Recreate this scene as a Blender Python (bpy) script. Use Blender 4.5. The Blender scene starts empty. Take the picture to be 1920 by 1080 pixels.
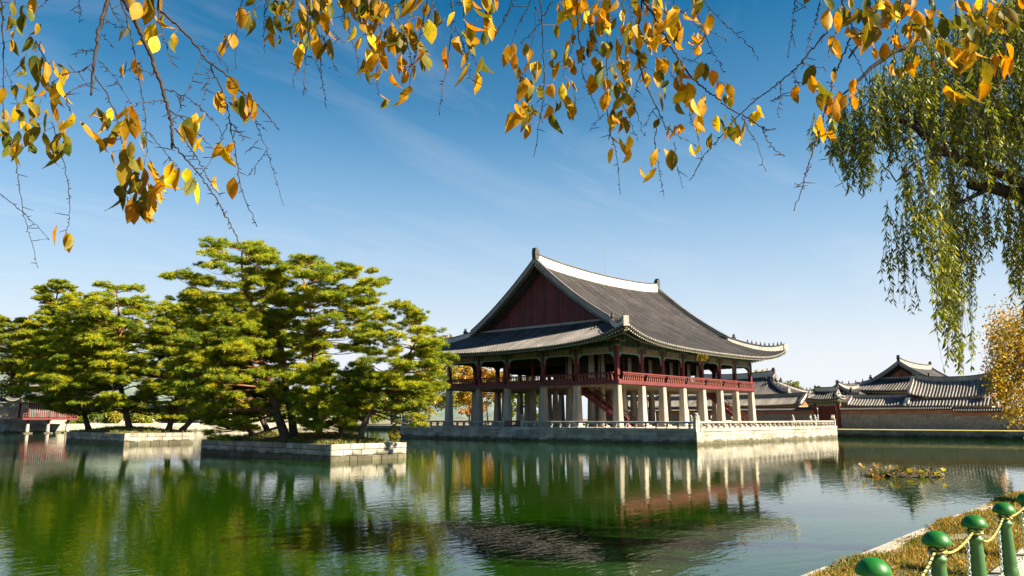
import bpy, math, random
import numpy as np
from mathutils import Vector, Matrix
R = math.radians
rnd = random.Random(7)
rng = np.random.default_rng(11)
scene = bpy.context.scene
col = scene.collection

# ------------------------------------------------------------------ camera
F_PX, PITCH, YAW = 1410.9, 0.17183, 0.83587
CAM = np.array([-71.581, -48.623, 2.577])
FWD = np.array([math.sin(YAW)*math.cos(PITCH), math.cos(YAW)*math.cos(PITCH), math.sin(PITCH)])
RGT = np.array([math.cos(YAW), -math.sin(YAW), 0.0])
UPV = np.cross(RGT, FWD)
cam_data = bpy.data.cameras.new('camera')
cam = bpy.data.objects.new('camera', cam_data)
col.objects.link(cam)
cam_data.sensor_width = 36.0
cam_data.lens = F_PX/1920*36
cam_data.clip_start = 0.05
cam_data.clip_end = 9000
cam.location = CAM
cam.rotation_euler = (math.pi/2 + PITCH, 0, -YAW)
scene.camera = cam

def at(px, py, depth):
    """point at a given distance ahead of the standing place, in the direction of a photo pixel"""
    return CAM + depth*(FWD + RGT*(px-960)/F_PX + UPV*(540-py)/F_PX)

# ------------------------------------------------------------------ light
SUN_AZ, SUN_EL = R(158), R(35)
world = bpy.data.worlds.new('World')
scene.world = world
world.use_nodes = True
nt = world.node_tree
nt.nodes.clear()
def N(tree, kind, **kw):
    n = tree.nodes.new(kind)
    for k, v in kw.items():
        if k.startswith('_'):
            n.inputs[k[1:]].default_value = v
        else:
            setattr(n, k, v)
    return n
sky = N(nt, 'ShaderNodeTexSky', sky_type='NISHITA', sun_disc=False, sun_elevation=SUN_EL, sun_rotation=SUN_AZ,
        air_density=1.0, dust_density=0.6, ozone_density=3.0, altitude=50)
hsv = N(nt, 'ShaderNodeHueSaturation')
hsv.inputs['Saturation'].default_value = 2.3
hsv.inputs['Value'].default_value = 0.54
hsv.inputs['Hue'].default_value = 0.486
# thin high cirrus, projected on a flat layer overhead
tc = N(nt, 'ShaderNodeTexCoord')
sep = N(nt, 'ShaderNodeSeparateXYZ')
nt.links.new(tc.outputs['Generated'], sep.inputs[0])
addz = N(nt, 'ShaderNodeMath', operation='ADD'); addz.inputs[1].default_value = 0.12
nt.links.new(sep.outputs['Z'], addz.inputs[0])
mxz = N(nt, 'ShaderNodeMath', operation='MAXIMUM'); mxz.inputs[1].default_value = 0.05
nt.links.new(addz.outputs[0], mxz.inputs[0])
dvx = N(nt, 'ShaderNodeMath', operation='DIVIDE'); dvy = N(nt, 'ShaderNodeMath', operation='DIVIDE')
nt.links.new(sep.outputs['X'], dvx.inputs[0]); nt.links.new(mxz.outputs[0], dvx.inputs[1])
nt.links.new(sep.outputs['Y'], dvy.inputs[0]); nt.links.new(mxz.outputs[0], dvy.inputs[1])
cmb = N(nt, 'ShaderNodeCombineXYZ')
nt.links.new(dvx.outputs[0], cmb.inputs[0]); nt.links.new(dvy.outputs[0], cmb.inputs[1])
mp = N(nt, 'ShaderNodeMapping'); mp.inputs['Rotation'].default_value = (0, 0, R(28)); mp.inputs['Scale'].default_value = (0.5, 1.5, 1)
nt.links.new(cmb.outputs[0], mp.inputs[0])
cn = N(nt, 'ShaderNodeTexNoise', _Scale=1.7, _Detail=8.0, _Roughness=0.62, _Distortion=0.6)
nt.links.new(mp.outputs[0], cn.inputs['Vector'])
cr = N(nt, 'ShaderNodeMapRange')
cr.inputs['From Min'].default_value = 0.50; cr.inputs['From Max'].default_value = 0.80
cr.inputs['To Min'].default_value = 0.0; cr.inputs['To Max'].default_value = 0.20
nt.links.new(cn.outputs['Fac'], cr.inputs['Value'])
cmix = N(nt, 'ShaderNodeMixRGB')
cmix.inputs['Color2'].default_value = (4.1, 4.2, 4.4, 1)
nt.links.new(sky.outputs[0], hsv.inputs['Color'])
nt.links.new(cr.outputs[0], cmix.inputs['Fac'])
# pale haze of the lower sky
hz1 = N(nt, 'ShaderNodeMapRange'); hz1.inputs['From Min'].default_value = .54; hz1.inputs['From Max'].default_value = 0.0
nt.links.new(sep.outputs['Z'], hz1.inputs['Value'])
hz2 = N(nt, 'ShaderNodeMath', operation='POWER'); hz2.inputs[1].default_value = 1.25
nt.links.new(hz1.outputs[0], hz2.inputs[0])
hz3 = N(nt, 'ShaderNodeMath', operation='MULTIPLY'); hz3.inputs[1].default_value = 1.08
nt.links.new(hz2.outputs[0], hz3.inputs[0])
hdx = N(nt, 'ShaderNodeVectorMath', operation='DOT_PRODUCT'); hdx.inputs[1].default_value = (.36*math.sin(R(150)), .36*math.cos(R(150)), 0)
nt.links.new(tc.outputs['Generated'], hdx.inputs[0])
hda = N(nt, 'ShaderNodeMath', operation='ADD'); hda.inputs[1].default_value = .80
nt.links.new(hdx.outputs['Value'], hda.inputs[0])
hz4 = N(nt, 'ShaderNodeMath', operation='MULTIPLY', use_clamp=True)
nt.links.new(hz3.outputs[0], hz4.inputs[0]); nt.links.new(hda.outputs[0], hz4.inputs[1])
hl1 = N(nt, 'ShaderNodeMapRange'); hl1.inputs['From Min'].default_value = .45; hl1.inputs['From Max'].default_value = 0.0; hl1.inputs['To Max'].default_value = 1.16
nt.links.new(sep.outputs['Z'], hl1.inputs['Value'])
hz5 = N(nt, 'ShaderNodeMath', operation='MAXIMUM', use_clamp=True)
nt.links.new(hz4.outputs[0], hz5.inputs[0]); nt.links.new(hl1.outputs[0], hz5.inputs[1])
hmix = N(nt, 'ShaderNodeMixRGB'); hcf = N(nt, 'ShaderNodeMapRange'); hcf.inputs['From Min'].default_value = .09; hcf.inputs['From Max'].default_value = .36
nt.links.new(sep.outputs['Z'], hcf.inputs['Value'])
hcol = N(nt, 'ShaderNodeMixRGB'); hcol.inputs['Color1'].default_value = (3.95, 4.15, 4.4, 1); hcol.inputs['Color2'].default_value = (2.3, 3.5, 4.9, 1)
nt.links.new(hcf.outputs[0], hcol.inputs['Fac']); nt.links.new(hcol.outputs[0], hmix.inputs['Color2'])
nt.links.new(hz5.outputs[0], hmix.inputs['Fac']); nt.links.new(hsv.outputs[0], hmix.inputs['Color1'])
nt.links.new(hmix.outputs[0], cmix.inputs['Color1'])
bg = N(nt, 'ShaderNodeBackground', _Strength=0.058)
wo = N(nt, 'ShaderNodeOutputWorld')
nt.links.new(cmix.outputs[0], bg.inputs['Color'])
nt.links.new(bg.outputs[0], wo.inputs['Surface'])

sun_data = bpy.data.lights.new('sun', 'SUN')
sun_data.energy = 5.0
sun_data.angle = R(0.5)
sun_data.color = (1.0, 0.87, 0.66)
sun = bpy.data.objects.new('sun', sun_data)
col.objects.link(sun)
sdir = Vector((math.sin(SUN_AZ)*math.cos(SUN_EL), math.cos(SUN_AZ)*math.cos(SUN_EL), math.sin(SUN_EL)))
sun.rotation_euler = sdir.to_track_quat('Z', 'Y').to_euler()
sun.location = (0, -60, 60)

scene.view_settings.view_transform = 'Standard'
scene.view_settings.look = 'None'
scene.view_settings.exposure = 1.95
scene.view_settings.gamma = 1.0
scene.view_settings.use_curve_mapping = False
scene.cycles.max_bounces = 6
scene.cycles.caustics_reflective = False
scene.cycles.caustics_refractive = False

# ------------------------------------------------------------------ mesh helpers
class MB:
    """collects faces for ONE mesh object"""
    def __init__(s):
        s.v = []; s.f = []; s.m = []; s.c = []; s.n = 0
    def add(s, verts, faces, mat=0, c=1.0):
        cc = (c, c, c) if isinstance(c, (int, float)) else c
        s.v.extend([tuple(map(float, p)) for p in verts]); s.c.extend([cc]*len(verts))
        s.f.extend([tuple(i+s.n for i in f) for f in faces]); s.m.extend([mat]*len(faces))
        s.n += len(verts)
    def box(s, x0, x1, y0, y1, z0, z1, mat=0, c=1.0):
        s.add([(x0,y0,z0),(x1,y0,z0),(x1,y1,z0),(x0,y1,z0),(x0,y0,z1),(x1,y0,z1),(x1,y1,z1),(x0,y1,z1)],
              [(0,3,2,1),(4,5,6,7),(0,1,5,4),(1,2,6,5),(2,3,7,6),(3,0,4,7)], mat, c)
    def beam(s, a, b, w, h, mat=0, c=1.0):
        """rectangular bar from a to b; w horizontal width, h the other"""
        a = Vector(a); b = Vector(b); d = (b-a).normalized()
        sd = d.cross(Vector((0,0,1)))
        sd = sd.normalized() if sd.length > 1e-5 else Vector((1,0,0))
        up = sd.cross(d)
        q = [(-1,-1),(1,-1),(1,1),(-1,1)]
        vs = [p + sd*(i*w/2) + up*(j*h/2) for p in (a, b) for i, j in q]
        s.add(vs, [(0,1,2,3),(7,6,5,4),(0,4,5,1),(1,5,6,2),(2,6,7,3),(3,7,4,0)], mat, c)
    def tube(s, pts, rad, n=7, mat=0, c=1.0, cap=True, cols=None):
        pts = [Vector(p) for p in pts]; k = len(pts)
        rad = [rad]*k if isinstance(rad, (int, float)) else rad
        t0 = (pts[1]-pts[0]).normalized()
        ref = Vector((0,0,1)) if abs(t0.z) < .9 else Vector((1,0,0))
        side = t0.cross(ref).normalized()
        vs = []; cs = []
        for i in range(k):
            t = (pts[min(i+1,k-1)]-pts[max(i-1,0)])
            t = t.normalized() if t.length > 1e-9 else t0
            side = (side - t*side.dot(t))
            side = side.normalized() if side.length > 1e-6 else t.orthogonal().normalized()
            up = t.cross(side)
            for j in range(n):
                a = 2*math.pi*j/n
                vs.append(pts[i] + (side*math.cos(a)+up*math.sin(a))*rad[i])
                cs.append(cols[i] if cols else ((c,c,c) if isinstance(c,(int,float)) else c))
        fs = [(i*n+j, i*n+(j+1)%n, (i+1)*n+(j+1)%n, (i+1)*n+j) for i in range(k-1) for j in range(n)]
        if cap: fs += [tuple(range(n-1,-1,-1)), tuple((k-1)*n+j for j in range(n))]
        base = s.n
        s.add(vs, fs, mat); s.c[base:base+len(cs)] = cs
    def lathe(s, prof, cx, cy, n=16, mat=0, c=1.0, a0=0.0):
        vs = [(cx+r*math.cos(2*math.pi*j/n+a0), cy+r*math.sin(2*math.pi*j/n+a0), z) for r, z in prof for j in range(n)]
        k = len(prof)
        fs = [(i*n+j, i*n+(j+1)%n, (i+1)*n+(j+1)%n, (i+1)*n+j) for i in range(k-1) for j in range(n)]
        fs += [tuple(range(n-1,-1,-1)), tuple((k-1)*n+j for j in range(n))]
        s.add(vs, fs, mat, c)
    def grid(s, P, mat=0, c=1.0):
        """P[i][j] -> points"""
        ni, nj = len(P), len(P[0])
        vs = [p for row in P for p in row]
        fs = [(i*nj+j, i*nj+j+1, (i+1)*nj+j+1, (i+1)*nj+j) for i in range(ni-1) for j in range(nj-1)]
        s.add(vs, fs, mat, c)
    def build(s, name, mats, parent=None, smooth=False, loc=None):
        me = bpy.data.meshes.new(name)
        me.from_pydata(s.v, [], s.f)
        if not isinstance(mats, (list, tuple)): mats = [mats]
        for m in mats: me.materials.append(m)
        me.polygons.foreach_set('material_index', s.m)
        if smooth: me.polygons.foreach_set('use_smooth', [True]*len(s.f))
        ca = me.color_attributes.new('Col', 'FLOAT_COLOR', 'POINT')
        arr = np.ones((len(s.v), 4), np.float32); arr[:, :3] = np.array(s.c, np.float32).reshape(-1, 3)
        ca.data.foreach_set('color', arr.ravel())
        me.update()
        return link(name, me, parent, loc)

def link(name, me, parent=None, loc=None):
    o = bpy.data.objects.new(name, me); col.objects.link(o)
    if parent is not None:
        o.parent = parent
        o.matrix_parent_inverse = Matrix.Translation(-world_loc(parent))
    if loc is not None: o.location = loc
    return o
def world_loc(o):
    # a thing's Empty stands in the world; every part keeps the world's own frame
    return o.location.copy() if o.parent is None else Vector((0,0,0))
def raw_mesh(name, V, Fc, C, mat, parent=None, smooth=False):
    """fast mesh from arrays; Fc is (m,3) or (m,4)"""
    V = np.asarray(V, np.float32); Fc = np.asarray(Fc, np.int32)
    me = bpy.data.meshes.new(name)
    k = Fc.shape[1]
    me.vertices.add(len(V)); me.vertices.foreach_set('co', V.ravel())
    me.loops.add(Fc.size); me.loops.foreach_set('vertex_index', Fc.ravel())
    me.polygons.add(len(Fc)); me.polygons.foreach_set('loop_start', np.arange(0, Fc.size, k, dtype=np.int32))
    me.materials.append(mat)
    me.update(calc_edges=True)
    if smooth: me.polygons.foreach_set('use_smooth', np.ones(len(Fc), bool))
    ca = me.color_attributes.new('Col', 'FLOAT_COLOR', 'POINT')
    arr = np.ones((len(V), 4), np.float32); arr[:, :3] = C
    ca.data.foreach_set('color', arr.ravel())
    me.validate()
    return link(name, me, parent)
def tag(o, label=None, cat=None, group=None, kind=None):
    if label: o['label'] = label
    if cat: o['category'] = cat
    if group: o['group'] = group
    if kind: o['kind'] = kind
    return o
def thing(name, label, cat, loc, group=None):
    o = bpy.data.objects.new(name, None); col.objects.link(o)
    o.location = loc; o.empty_display_size = .3
    return tag(o, label, cat, group)

# ------------------------------------------------------------------ materials
def mat(name, color, rough=0.7, noise=None, spec=0.3, metal=0.0, bump=None, attr=True, coat=0.0, algae=False):
    """Principled with Col attribute x colour x noise variation.
    noise = (scale, dark factor, light factor[, stretch xyz]); bump = (scale, strength, distance)"""
    m = bpy.data.materials.new(name); m.use_nodes = True
    t = m.node_tree; t.nodes.clear()
    out = N(t, 'ShaderNodeOutputMaterial'); p = N(t, 'ShaderNodeBsdfPrincipled')
    p.inputs['Roughness'].default_value = rough
    p.inputs['Specular IOR Level'].default_value = spec
    p.inputs['Metallic'].default_value = metal
    p.inputs['Coat Weight'].default_value = coat
    p.inputs['Coat Roughness'].default_value = .12
    geo = N(t, 'ShaderNodeNewGeometry')
    cur = None
    rgb = N(t, 'ShaderNodeRGB'); rgb.outputs[0].default_value = (*color, 1); cur = rgb.outputs[0]
    if attr:
        a = N(t, 'ShaderNodeAttribute', attribute_name='Col')
        mx = N(t, 'ShaderNodeMixRGB', blend_type='MULTIPLY'); mx.inputs['Fac'].default_value = 1
        t.links.new(cur, mx.inputs['Color1']); t.links.new(a.outputs['Color'], mx.inputs['Color2']); cur = mx.outputs[0]
    if noise:
        specs = noise if isinstance(noise, list) else [noise]
        for ns in specs:
            mpn = N(t, 'ShaderNodeMapping')
            if len(ns) > 3: mpn.inputs['Scale'].default_value = ns[3]
            nz = N(t, 'ShaderNodeTexNoise', _Scale=ns[0], _Detail=6.0, _Roughness=0.6)
            t.links.new(geo.outputs['Position'], mpn.inputs[0]); t.links.new(mpn.outputs[0], nz.inputs['Vector'])
            mr = N(t, 'ShaderNodeMapRange')
            mr.inputs['From Min'].default_value = .3; mr.inputs['From Max'].default_value = .7
            mr.inputs['To Min'].default_value = ns[1]; mr.inputs['To Max'].default_value = ns[2]
            t.links.new(nz.outputs['Fac'], mr.inputs['Value'])
            mx = N(t, 'ShaderNodeMixRGB', blend_type='MULTIPLY'); mx.inputs['Fac'].default_value = 1
            t.links.new(cur, mx.inputs['Color1']); t.links.new(mr.outputs[0], mx.inputs['Color2']); cur = mx.outputs[0]
    if algae:                                    # damp dark line left by the pond water
        sp_ = N(t, 'ShaderNodeSeparateXYZ'); t.links.new(geo.outputs['Position'], sp_.inputs[0])
        nz = N(t, 'ShaderNodeTexNoise', _Scale=1.3, _Detail=5.0); t.links.new(geo.outputs['Position'], nz.inputs['Vector'])
        ml = N(t, 'ShaderNodeMath', operation='MULTIPLY_ADD'); ml.inputs[1].default_value = -.80
        t.links.new(nz.outputs['Fac'], ml.inputs[0]); t.links.new(sp_.outputs['Z'], ml.inputs[2])
        mr = N(t, 'ShaderNodeMapRange'); mr.inputs['From Min'].default_value = -.12; mr.inputs['From Max'].default_value = .06
        mr.inputs['To Min'].default_value = 1; mr.inputs['To Max'].default_value = 0
        t.links.new(ml.outputs[0], mr.inputs['Value'])
        mx = N(t, 'ShaderNodeMixRGB', blend_type='MULTIPLY'); mx.inputs['Color2'].default_value = (.30,.30,.22,1)
        t.links.new(mr.outputs[0], mx.inputs['Fac']); t.links.new(cur, mx.inputs['Color1']); cur = mx.outputs[0]
    t.links.new(cur, p.inputs['Base Color'])
    if bump:
        nz = N(t, 'ShaderNodeTexNoise', _Scale=bump[0], _Detail=5.0)
        t.links.new(geo.outputs['Position'], nz.inputs['Vector'])
        b = N(t, 'ShaderNodeBump', _Strength=bump[1], _Distance=bump[2])
        t.links.new(nz.outputs['Fac'], b.inputs['Height']); t.links.new(b.outputs[0], p.inputs['Normal'])
    t.links.new(p.outputs[0], out.inputs['Surface'])
    return m
def leaf_mat(name, trans=0.35, tint=(1,1,1), ttint=(1.3,1.2,.6), gloss=0.06, mottle=False):
    m = bpy.data.materials.new(name); m.use_nodes = True
    t = m.node_tree; t.nodes.clear()
    out = N(t, 'ShaderNodeOutputMaterial')
    a = N(t, 'ShaderNodeAttribute', attribute_name='Col'); src = a.outputs['Color']
    if mottle:                                   # blotches and brown spots of ageing leaves
        geo = N(t, 'ShaderNodeNewGeometry')
        for sc_, f0, f1, c1 in ((38.0,.45,.62,(.62,.80,.8)), (160.0,.62,.70,(.30,.22,.2))):
            nz = N(t, 'ShaderNodeTexNoise', _Scale=sc_, _Detail=3.0); t.links.new(geo.outputs['Position'], nz.inputs['Vector'])
            mr = N(t, 'ShaderNodeMapRange'); mr.inputs['From Min'].default_value = f0; mr.inputs['From Max'].default_value = f1
            t.links.new(nz.outputs['Fac'], mr.inputs['Value'])
            mm = N(t, 'ShaderNodeMixRGB', blend_type='MULTIPLY'); mm.inputs['Color2'].default_value = (*c1,1)
            t.links.new(mr.outputs[0], mm.inputs['Fac']); t.links.new(src, mm.inputs['Color1']); src = mm.outputs[0]
    def tinted(c):
        mx = N(t, 'ShaderNodeMixRGB', blend_type='MULTIPLY'); mx.inputs['Fac'].default_value = 1
        mx.inputs['Color2'].default_value = (*c, 1)
        t.links.new(src, mx.inputs['Color1']); return mx.outputs[0]
    d = N(t, 'ShaderNodeBsdfPrincipled'); d.inputs['Roughness'].default_value = .5; d.inputs['Specular IOR Level'].default_value = gloss*5
    tr = N(t, 'ShaderNodeBsdfTranslucent')
    t.links.new(tinted(tint), d.inputs['Base Color']); t.links.new(tinted(ttint), tr.inputs['Color'])
    ms = N(t, 'ShaderNodeMixShader'); ms.inputs[0].default_value = trans
    t.links.new(d.outputs[0], ms.inputs[1]); t.links.new(tr.outputs[0], ms.inputs[2])
    t.links.new(ms.outputs[0], out.inputs['Surface'])
    return m

M = {}
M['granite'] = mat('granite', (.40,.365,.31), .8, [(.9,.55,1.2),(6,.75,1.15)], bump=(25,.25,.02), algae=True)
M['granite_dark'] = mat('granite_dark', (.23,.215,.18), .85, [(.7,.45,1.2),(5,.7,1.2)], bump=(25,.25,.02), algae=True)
M['joint'] = mat('joint', (.07,.06,.05), .95)
M['pillar'] = mat('pillar', (.37,.32,.25), .8, [(.6,.6,1.2,(1,1,.35)),(7,.8,1.12)], bump=(25,.2,.02))
M['tile'] = mat('tile', (.064,.057,.055), .62, [(.35,.6,1.4),(1.6,.75,1.3),(5,.7,1.3)], spec=.4)
M['tile_light'] = mat('tile_light', (.145,.130,.115), .65, [(.5,.7,1.3),(5,.7,1.3)], spec=.4)
M['tile_end'] = mat('tile_end', (.36,.34,.30), .7, (3,.6,1.2))
M['lime'] = mat('lime', (.52,.49,.43), .8, [(.8,.78,1.1,(1,1,.3)),(5,.9,1.05)])
M['lime_grey'] = mat('lime_grey', (.27,.26,.235), .8, [(.8,.7,1.15,(1,1,.3)),(5,.85,1.1)])
M['red'] = mat('red', (.125,.020,.017), .6, [(1.2,.7,1.2),(9,.85,1.1)])
M['red_dark'] = mat('red_dark', (.105,.018,.022), .6, [(.8,.75,1.2),(9,.85,1.1,(1,1,.1))])
M['red_pale'] = mat('red_pale', (.24,.09,.06), .6, (3,.8,1.1))
M['green'] = mat('green', (.035,.115,.085), .6, [(2.5,.5,1.3),(9,.7,1.3)])
M['green_dark'] = mat('green_dark', (.03,.06,.045), .7, [(2,.5,1.4),(7,.6,1.5)])
M['teal'] = mat('teal', (.08,.33,.27), .6, (3,.7,1.2))
M['ochre'] = mat('ochre', (.23,.17,.10), .65, [(2.5,.6,1.2),(8,.7,1.25)])
M['rafter_end'] = mat('rafter_end', (.42,.40,.30), .6, (3,.7,1.1))
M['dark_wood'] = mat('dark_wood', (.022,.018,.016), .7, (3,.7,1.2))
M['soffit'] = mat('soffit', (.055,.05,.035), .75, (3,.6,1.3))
M['panel'] = mat('panel', (.52,.48,.38), .7, (4,.8,1.05))
M['gold'] = mat('gold', (.80,.56,.03), .4, (4,.85,1.1), spec=.5, attr=False)
M['paving'] = mat('paving', (.40,.37,.32), .85, [(.8,.7,1.15),(6,.8,1.1)])
M['brick_grey'] = mat('brick_grey', (.26,.235,.21), .85, [(.5,.75,1.2),(5,.8,1.15)])
M['brick_red'] = mat('brick_red', (.36,.15,.085), .85, [(.6,.75,1.2),(5,.8,1.15)])
M['mortar'] = mat('mortar', (.36,.34,.30), .9, (3,.8,1.1))
M['tan_plaster'] = mat('tan_plaster', (.42,.31,.20), .8, (3,.8,1.1))  # tan plaster of the corridor walls
M['gable_brick'] = mat('gable_brick', (.30,.115,.06), .8, [(.6,.75,1.2),(5,.85,1.1)])
M['soil'] = mat('soil', (.13,.115,.05), .95, [(1.2,.6,1.4),(9,.6,1.4)], bump=(14,.6,.05))
M['path'] = mat('path', (.42,.34,.25), .9, [(.8,.75,1.15),(12,.8,1.15)], bump=(60,.3,.01))
M['land'] = mat('land', (.20,.17,.11), .95, [(.05,.6,1.3),(1.5,.7,1.2)])
M['bed'] = mat('bed', (.03,.04,.02), .95)
M['hill'] = mat('hill', (.10,.13,.115), 1.0, [(.01,.7,1.3),(.05,.7,1.3)])  # greyed blue-green base colour stands in for distance haze
M['bark_pine'] = mat('bark_pine', (1,1,1), .9, [(3,.6,1.3),(14,.5,1.4,(1,1,.5))], bump=(18,.8,.05))
M['bark'] = mat('bark', (1,1,1), .85, [(6,.6,1.3),(40,.6,1.3)], bump=(50,.5,.01))
M['needles'] = leaf_mat('needles', .34, (1,1,1), (1.35,1.2,.5))
M['foliage'] = leaf_mat('foliage', .35)
M['cherry'] = leaf_mat('cherry', .45, (1,1,1), (1.4,1.10,.30), .03, mottle=True)
M['willow'] = leaf_mat('willow', .35, (1,1,1), (1.4,1.3,.5))
M['grass'] = leaf_mat('grass', .3, (1,1,1), (1.2,1.1,.6))
M['bollard'] = mat('bollard', (.005,.120,.014), .47, [(6,.7,1.2),(45,.75,1.1)], spec=.3)
M['bollard_body'] = mat('bollard_body', (.028,.105,.024), .5, [(5,.75,1.2),(40,.85,1.15)], spec=.4)
M['steel'] = mat('steel', (.42,.50,.42), .35, (30,.7,1.2), metal=.8)
M['rope'] = mat('rope', (1,1,1), .8)
M['bronze'] = mat('bronze', (.05,.045,.04), .7, (6,.7,1.3))

# water
def water_mat():
    m = bpy.data.materials.new('pond_water'); m.use_nodes = True
    t = m.node_tree; t.nodes.clear()
    out = N(t, 'ShaderNodeOutputMaterial'); p = N(t, 'ShaderNodeBsdfPrincipled')
    p.inputs['Base Color'].default_value = (.006, .026, .0005, 1)
    p.inputs['Roughness'].default_value = .03
    p.inputs['IOR'].default_value = 1.333
    p.inputs['Specular IOR Level'].default_value = .35
    geo = N(t, 'ShaderNodeNewGeometry')
    # wind ripples: long crests across the pond, plus patches of calm
    def wave(scale, rot, stretch, det):
        mpn = N(t, 'ShaderNodeMapping'); mpn.inputs['Rotation'].default_value = (0,0,rot); mpn.inputs['Scale'].default_value = stretch
        nz = N(t, 'ShaderNodeTexNoise', _Scale=scale, _Detail=det, _Roughness=.55, _Distortion=.25)
        t.links.new(geo.outputs['Position'], mpn.inputs[0]); t.links.new(mpn.outputs[0], nz.inputs['Vector'])
        return nz.outputs['Fac']
    a = wave(1.5, R(-48), (.5,1.25,1), 2.0)
    b = wave(5.0, R(-40), (.6,1.3,1), 2.0)
    calm = wave(.055, 0.3, (1,1,1), 2.0)
    mr = N(t, 'ShaderNodeMapRange'); mr.inputs['From Min'].default_value = .38; mr.inputs['From Max'].default_value = .62
    mr.inputs['To Min'].default_value = .45; mr.inputs['To Max'].default_value = 1.15
    t.links.new(calm, mr.inputs['Value'])
    sc = N(t, 'ShaderNodeMath', operation='MULTIPLY'); sc.inputs[1].default_value = .45
    t.links.new(b, sc.inputs[0])
    ad = N(t, 'ShaderNodeMath', operation='ADD'); t.links.new(a, ad.inputs[0]); t.links.new(sc.outputs[0], ad.inputs[1])
    ml = N(t, 'ShaderNodeMath', operation='MULTIPLY'); t.links.new(ad.outputs[0], ml.inputs[0]); t.links.new(mr.outputs[0], ml.inputs[1])
    bp = N(t, 'ShaderNodeBump', _Strength=1.0, _Distance=.0062)
    t.links.new(ml.outputs[0], bp.inputs['Height']); t.links.new(bp.outputs[0], p.inputs['Normal'])
    t.links.new(p.outputs[0], out.inputs['Surface'])
    return m
M['water'] = water_mat()

# ------------------------------------------------------------------ setting: land, water, hills
PX0, PX1, PY0, PY1 = -120.0, 42.0, -45.38, 112.0       # the pond
GZ = 0.95
B = 6000.0
g = MB()
def quad(a, b, c, d, m=0): g.add([a,b,c,d], [(0,1,2,3)], m)
xs = [-B, PX0, PX1, B]; ys = [-B, PY0, PY1, B]
for i in range(3):
    for j in range(3):
        if i == 1 and j == 1: continue
        quad((xs[i],ys[j],GZ),(xs[i+1],ys[j],GZ),(xs[i+1],ys[j+1],GZ),(xs[i],ys[j+1],GZ))
for (x0,y0,x1,y1) in ((PX0,PY0,PX1,PY0),(PX1,PY0,PX1,PY1),(PX1,PY1,PX0,PY1),(PX0,PY1,PX0,PY0)):
    quad((x0,y0,GZ),(x1,y1,GZ),(x1,y1,-1.5),(x0,y0,-1.5), 1)
quad((PX0,PY0,-1.5),(PX1,PY0,-1.5),(PX1,PY1,-1.5),(PX0,PY1,-1.5), 1)
tag(g.build('ground', [M['land'], M['bed']]), kind='structure')
w = MB(); w.add([(PX0,PY0,0),(PX1,PY0,0),(PX1,PY1,0),(PX0,PY1,0)], [(0,1,2,3)])
tag(w.build('water', M['water']), kind='structure')
h = MB()
def hill(cx, cy, L, W, H, ang, seed):
    rr = random.Random(seed); ca, sa = math.cos(ang), math.sin(ang); P = []
    ph = [rr.uniform(0,6) for _ in range(8)]
    for i in range(41):
        row = []
        for j in range(13):
            u = i/20-1; v = j/6-1
            z = H*max(0,(1-u*u))*max(0,(1-v*v))*(1+.25*math.sin(5*u+ph[0])+.15*math.sin(11*u+3*v+ph[1])+.08*math.sin(23*u+9*v+ph[2]))
            row.append((cx+ca*u*L-sa*v*W, cy+sa*u*L+ca*v*W, GZ-2+z))
        P.append(row)
    h.grid(P)
def ahead(px, d):
    q = CAM + d*(np.array([math.sin(YAW),math.cos(YAW),0]) + RGT*(px-960)/F_PX); return q[0], q[1]
hx, hy = ahead(80, 1500); hill(hx, hy, 420, 200, 135, R(-48), 3)
hx, hy = ahead(760, 1700); hill(hx, hy, 300, 200, 88, R(-48), 5)
tag(h.build('hills', M['hill'], smooth=True), kind='structure')

def block_wall(mb, p0, p1, z0, z1, courses, avg, out, mat_i=0, joint_i=1, thick=.4, rr=rnd, lo=.72, hi=1.12, chamf=.018, gap=.012, heights=None):
    """courses of separate dressed blocks along p0->p1; out = outward normal (x,y)"""
    p0 = Vector((*p0,0)); p1 = Vector((*p1,0)); d = (p1-p0); L = d.length; d = d/L; n = Vector((out[0],out[1],0))
    hs = heights or [1.0/courses]*courses
    z = z0
    for k in range(courses):
        ht = (z1-z0)*hs[k]; u = 0.0
        while u < L-1e-4:
            l = avg*rr.uniform(.6,1.5)
            if u+l > L-.35*avg: l = L-u
            c = rr.uniform(lo,hi); c = (c*rr.uniform(.97,1.04), c, c*rr.uniform(.92,1.02))
            ins = rr.uniform(0,.02)
            a0, a1 = u+gap/2, u+l-gap/2; b0, b1 = z+gap/2, z+ht-gap/2
            def P(u_, z_, o): q = p0 + d*u_ + n*o; return (q.x,q.y,z_)
            f = -ins
            vs = [P(a0+chamf,b0+chamf,f),P(a1-chamf,b0+chamf,f),P(a1-chamf,b1-chamf,f),P(a0+chamf,b1-chamf,f),
                  P(a0,b0,f-chamf),P(a1,b0,f-chamf),P(a1,b1,f-chamf),P(a0,b1,f-chamf),
                  P(a0,b0,-thick),P(a1,b0,-thick),P(a1,b1,-thick),P(a0,b1,-thick)]
            fs = [(0,1,2,3)] + [(4+i,4+(i+1)%4,(i+1)%4,i) for i in range(4)] + [(8+i,8+(i+1)%4,4+(i+1)%4,4+i) for i in range(4)]
            mb.add(vs, fs, mat_i, c)
            u += l
        z += ht
    q = [p0 - n*.06, p1 - n*.06]
    mb.add([(q[0].x,q[0].y,z0),(q[1].x,q[1].y,z0),(q[1].x,q[1].y,z1-.02),(q[0].x,q[0].y,z1-.02)], [(0,1,2,3)], joint_i)

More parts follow.
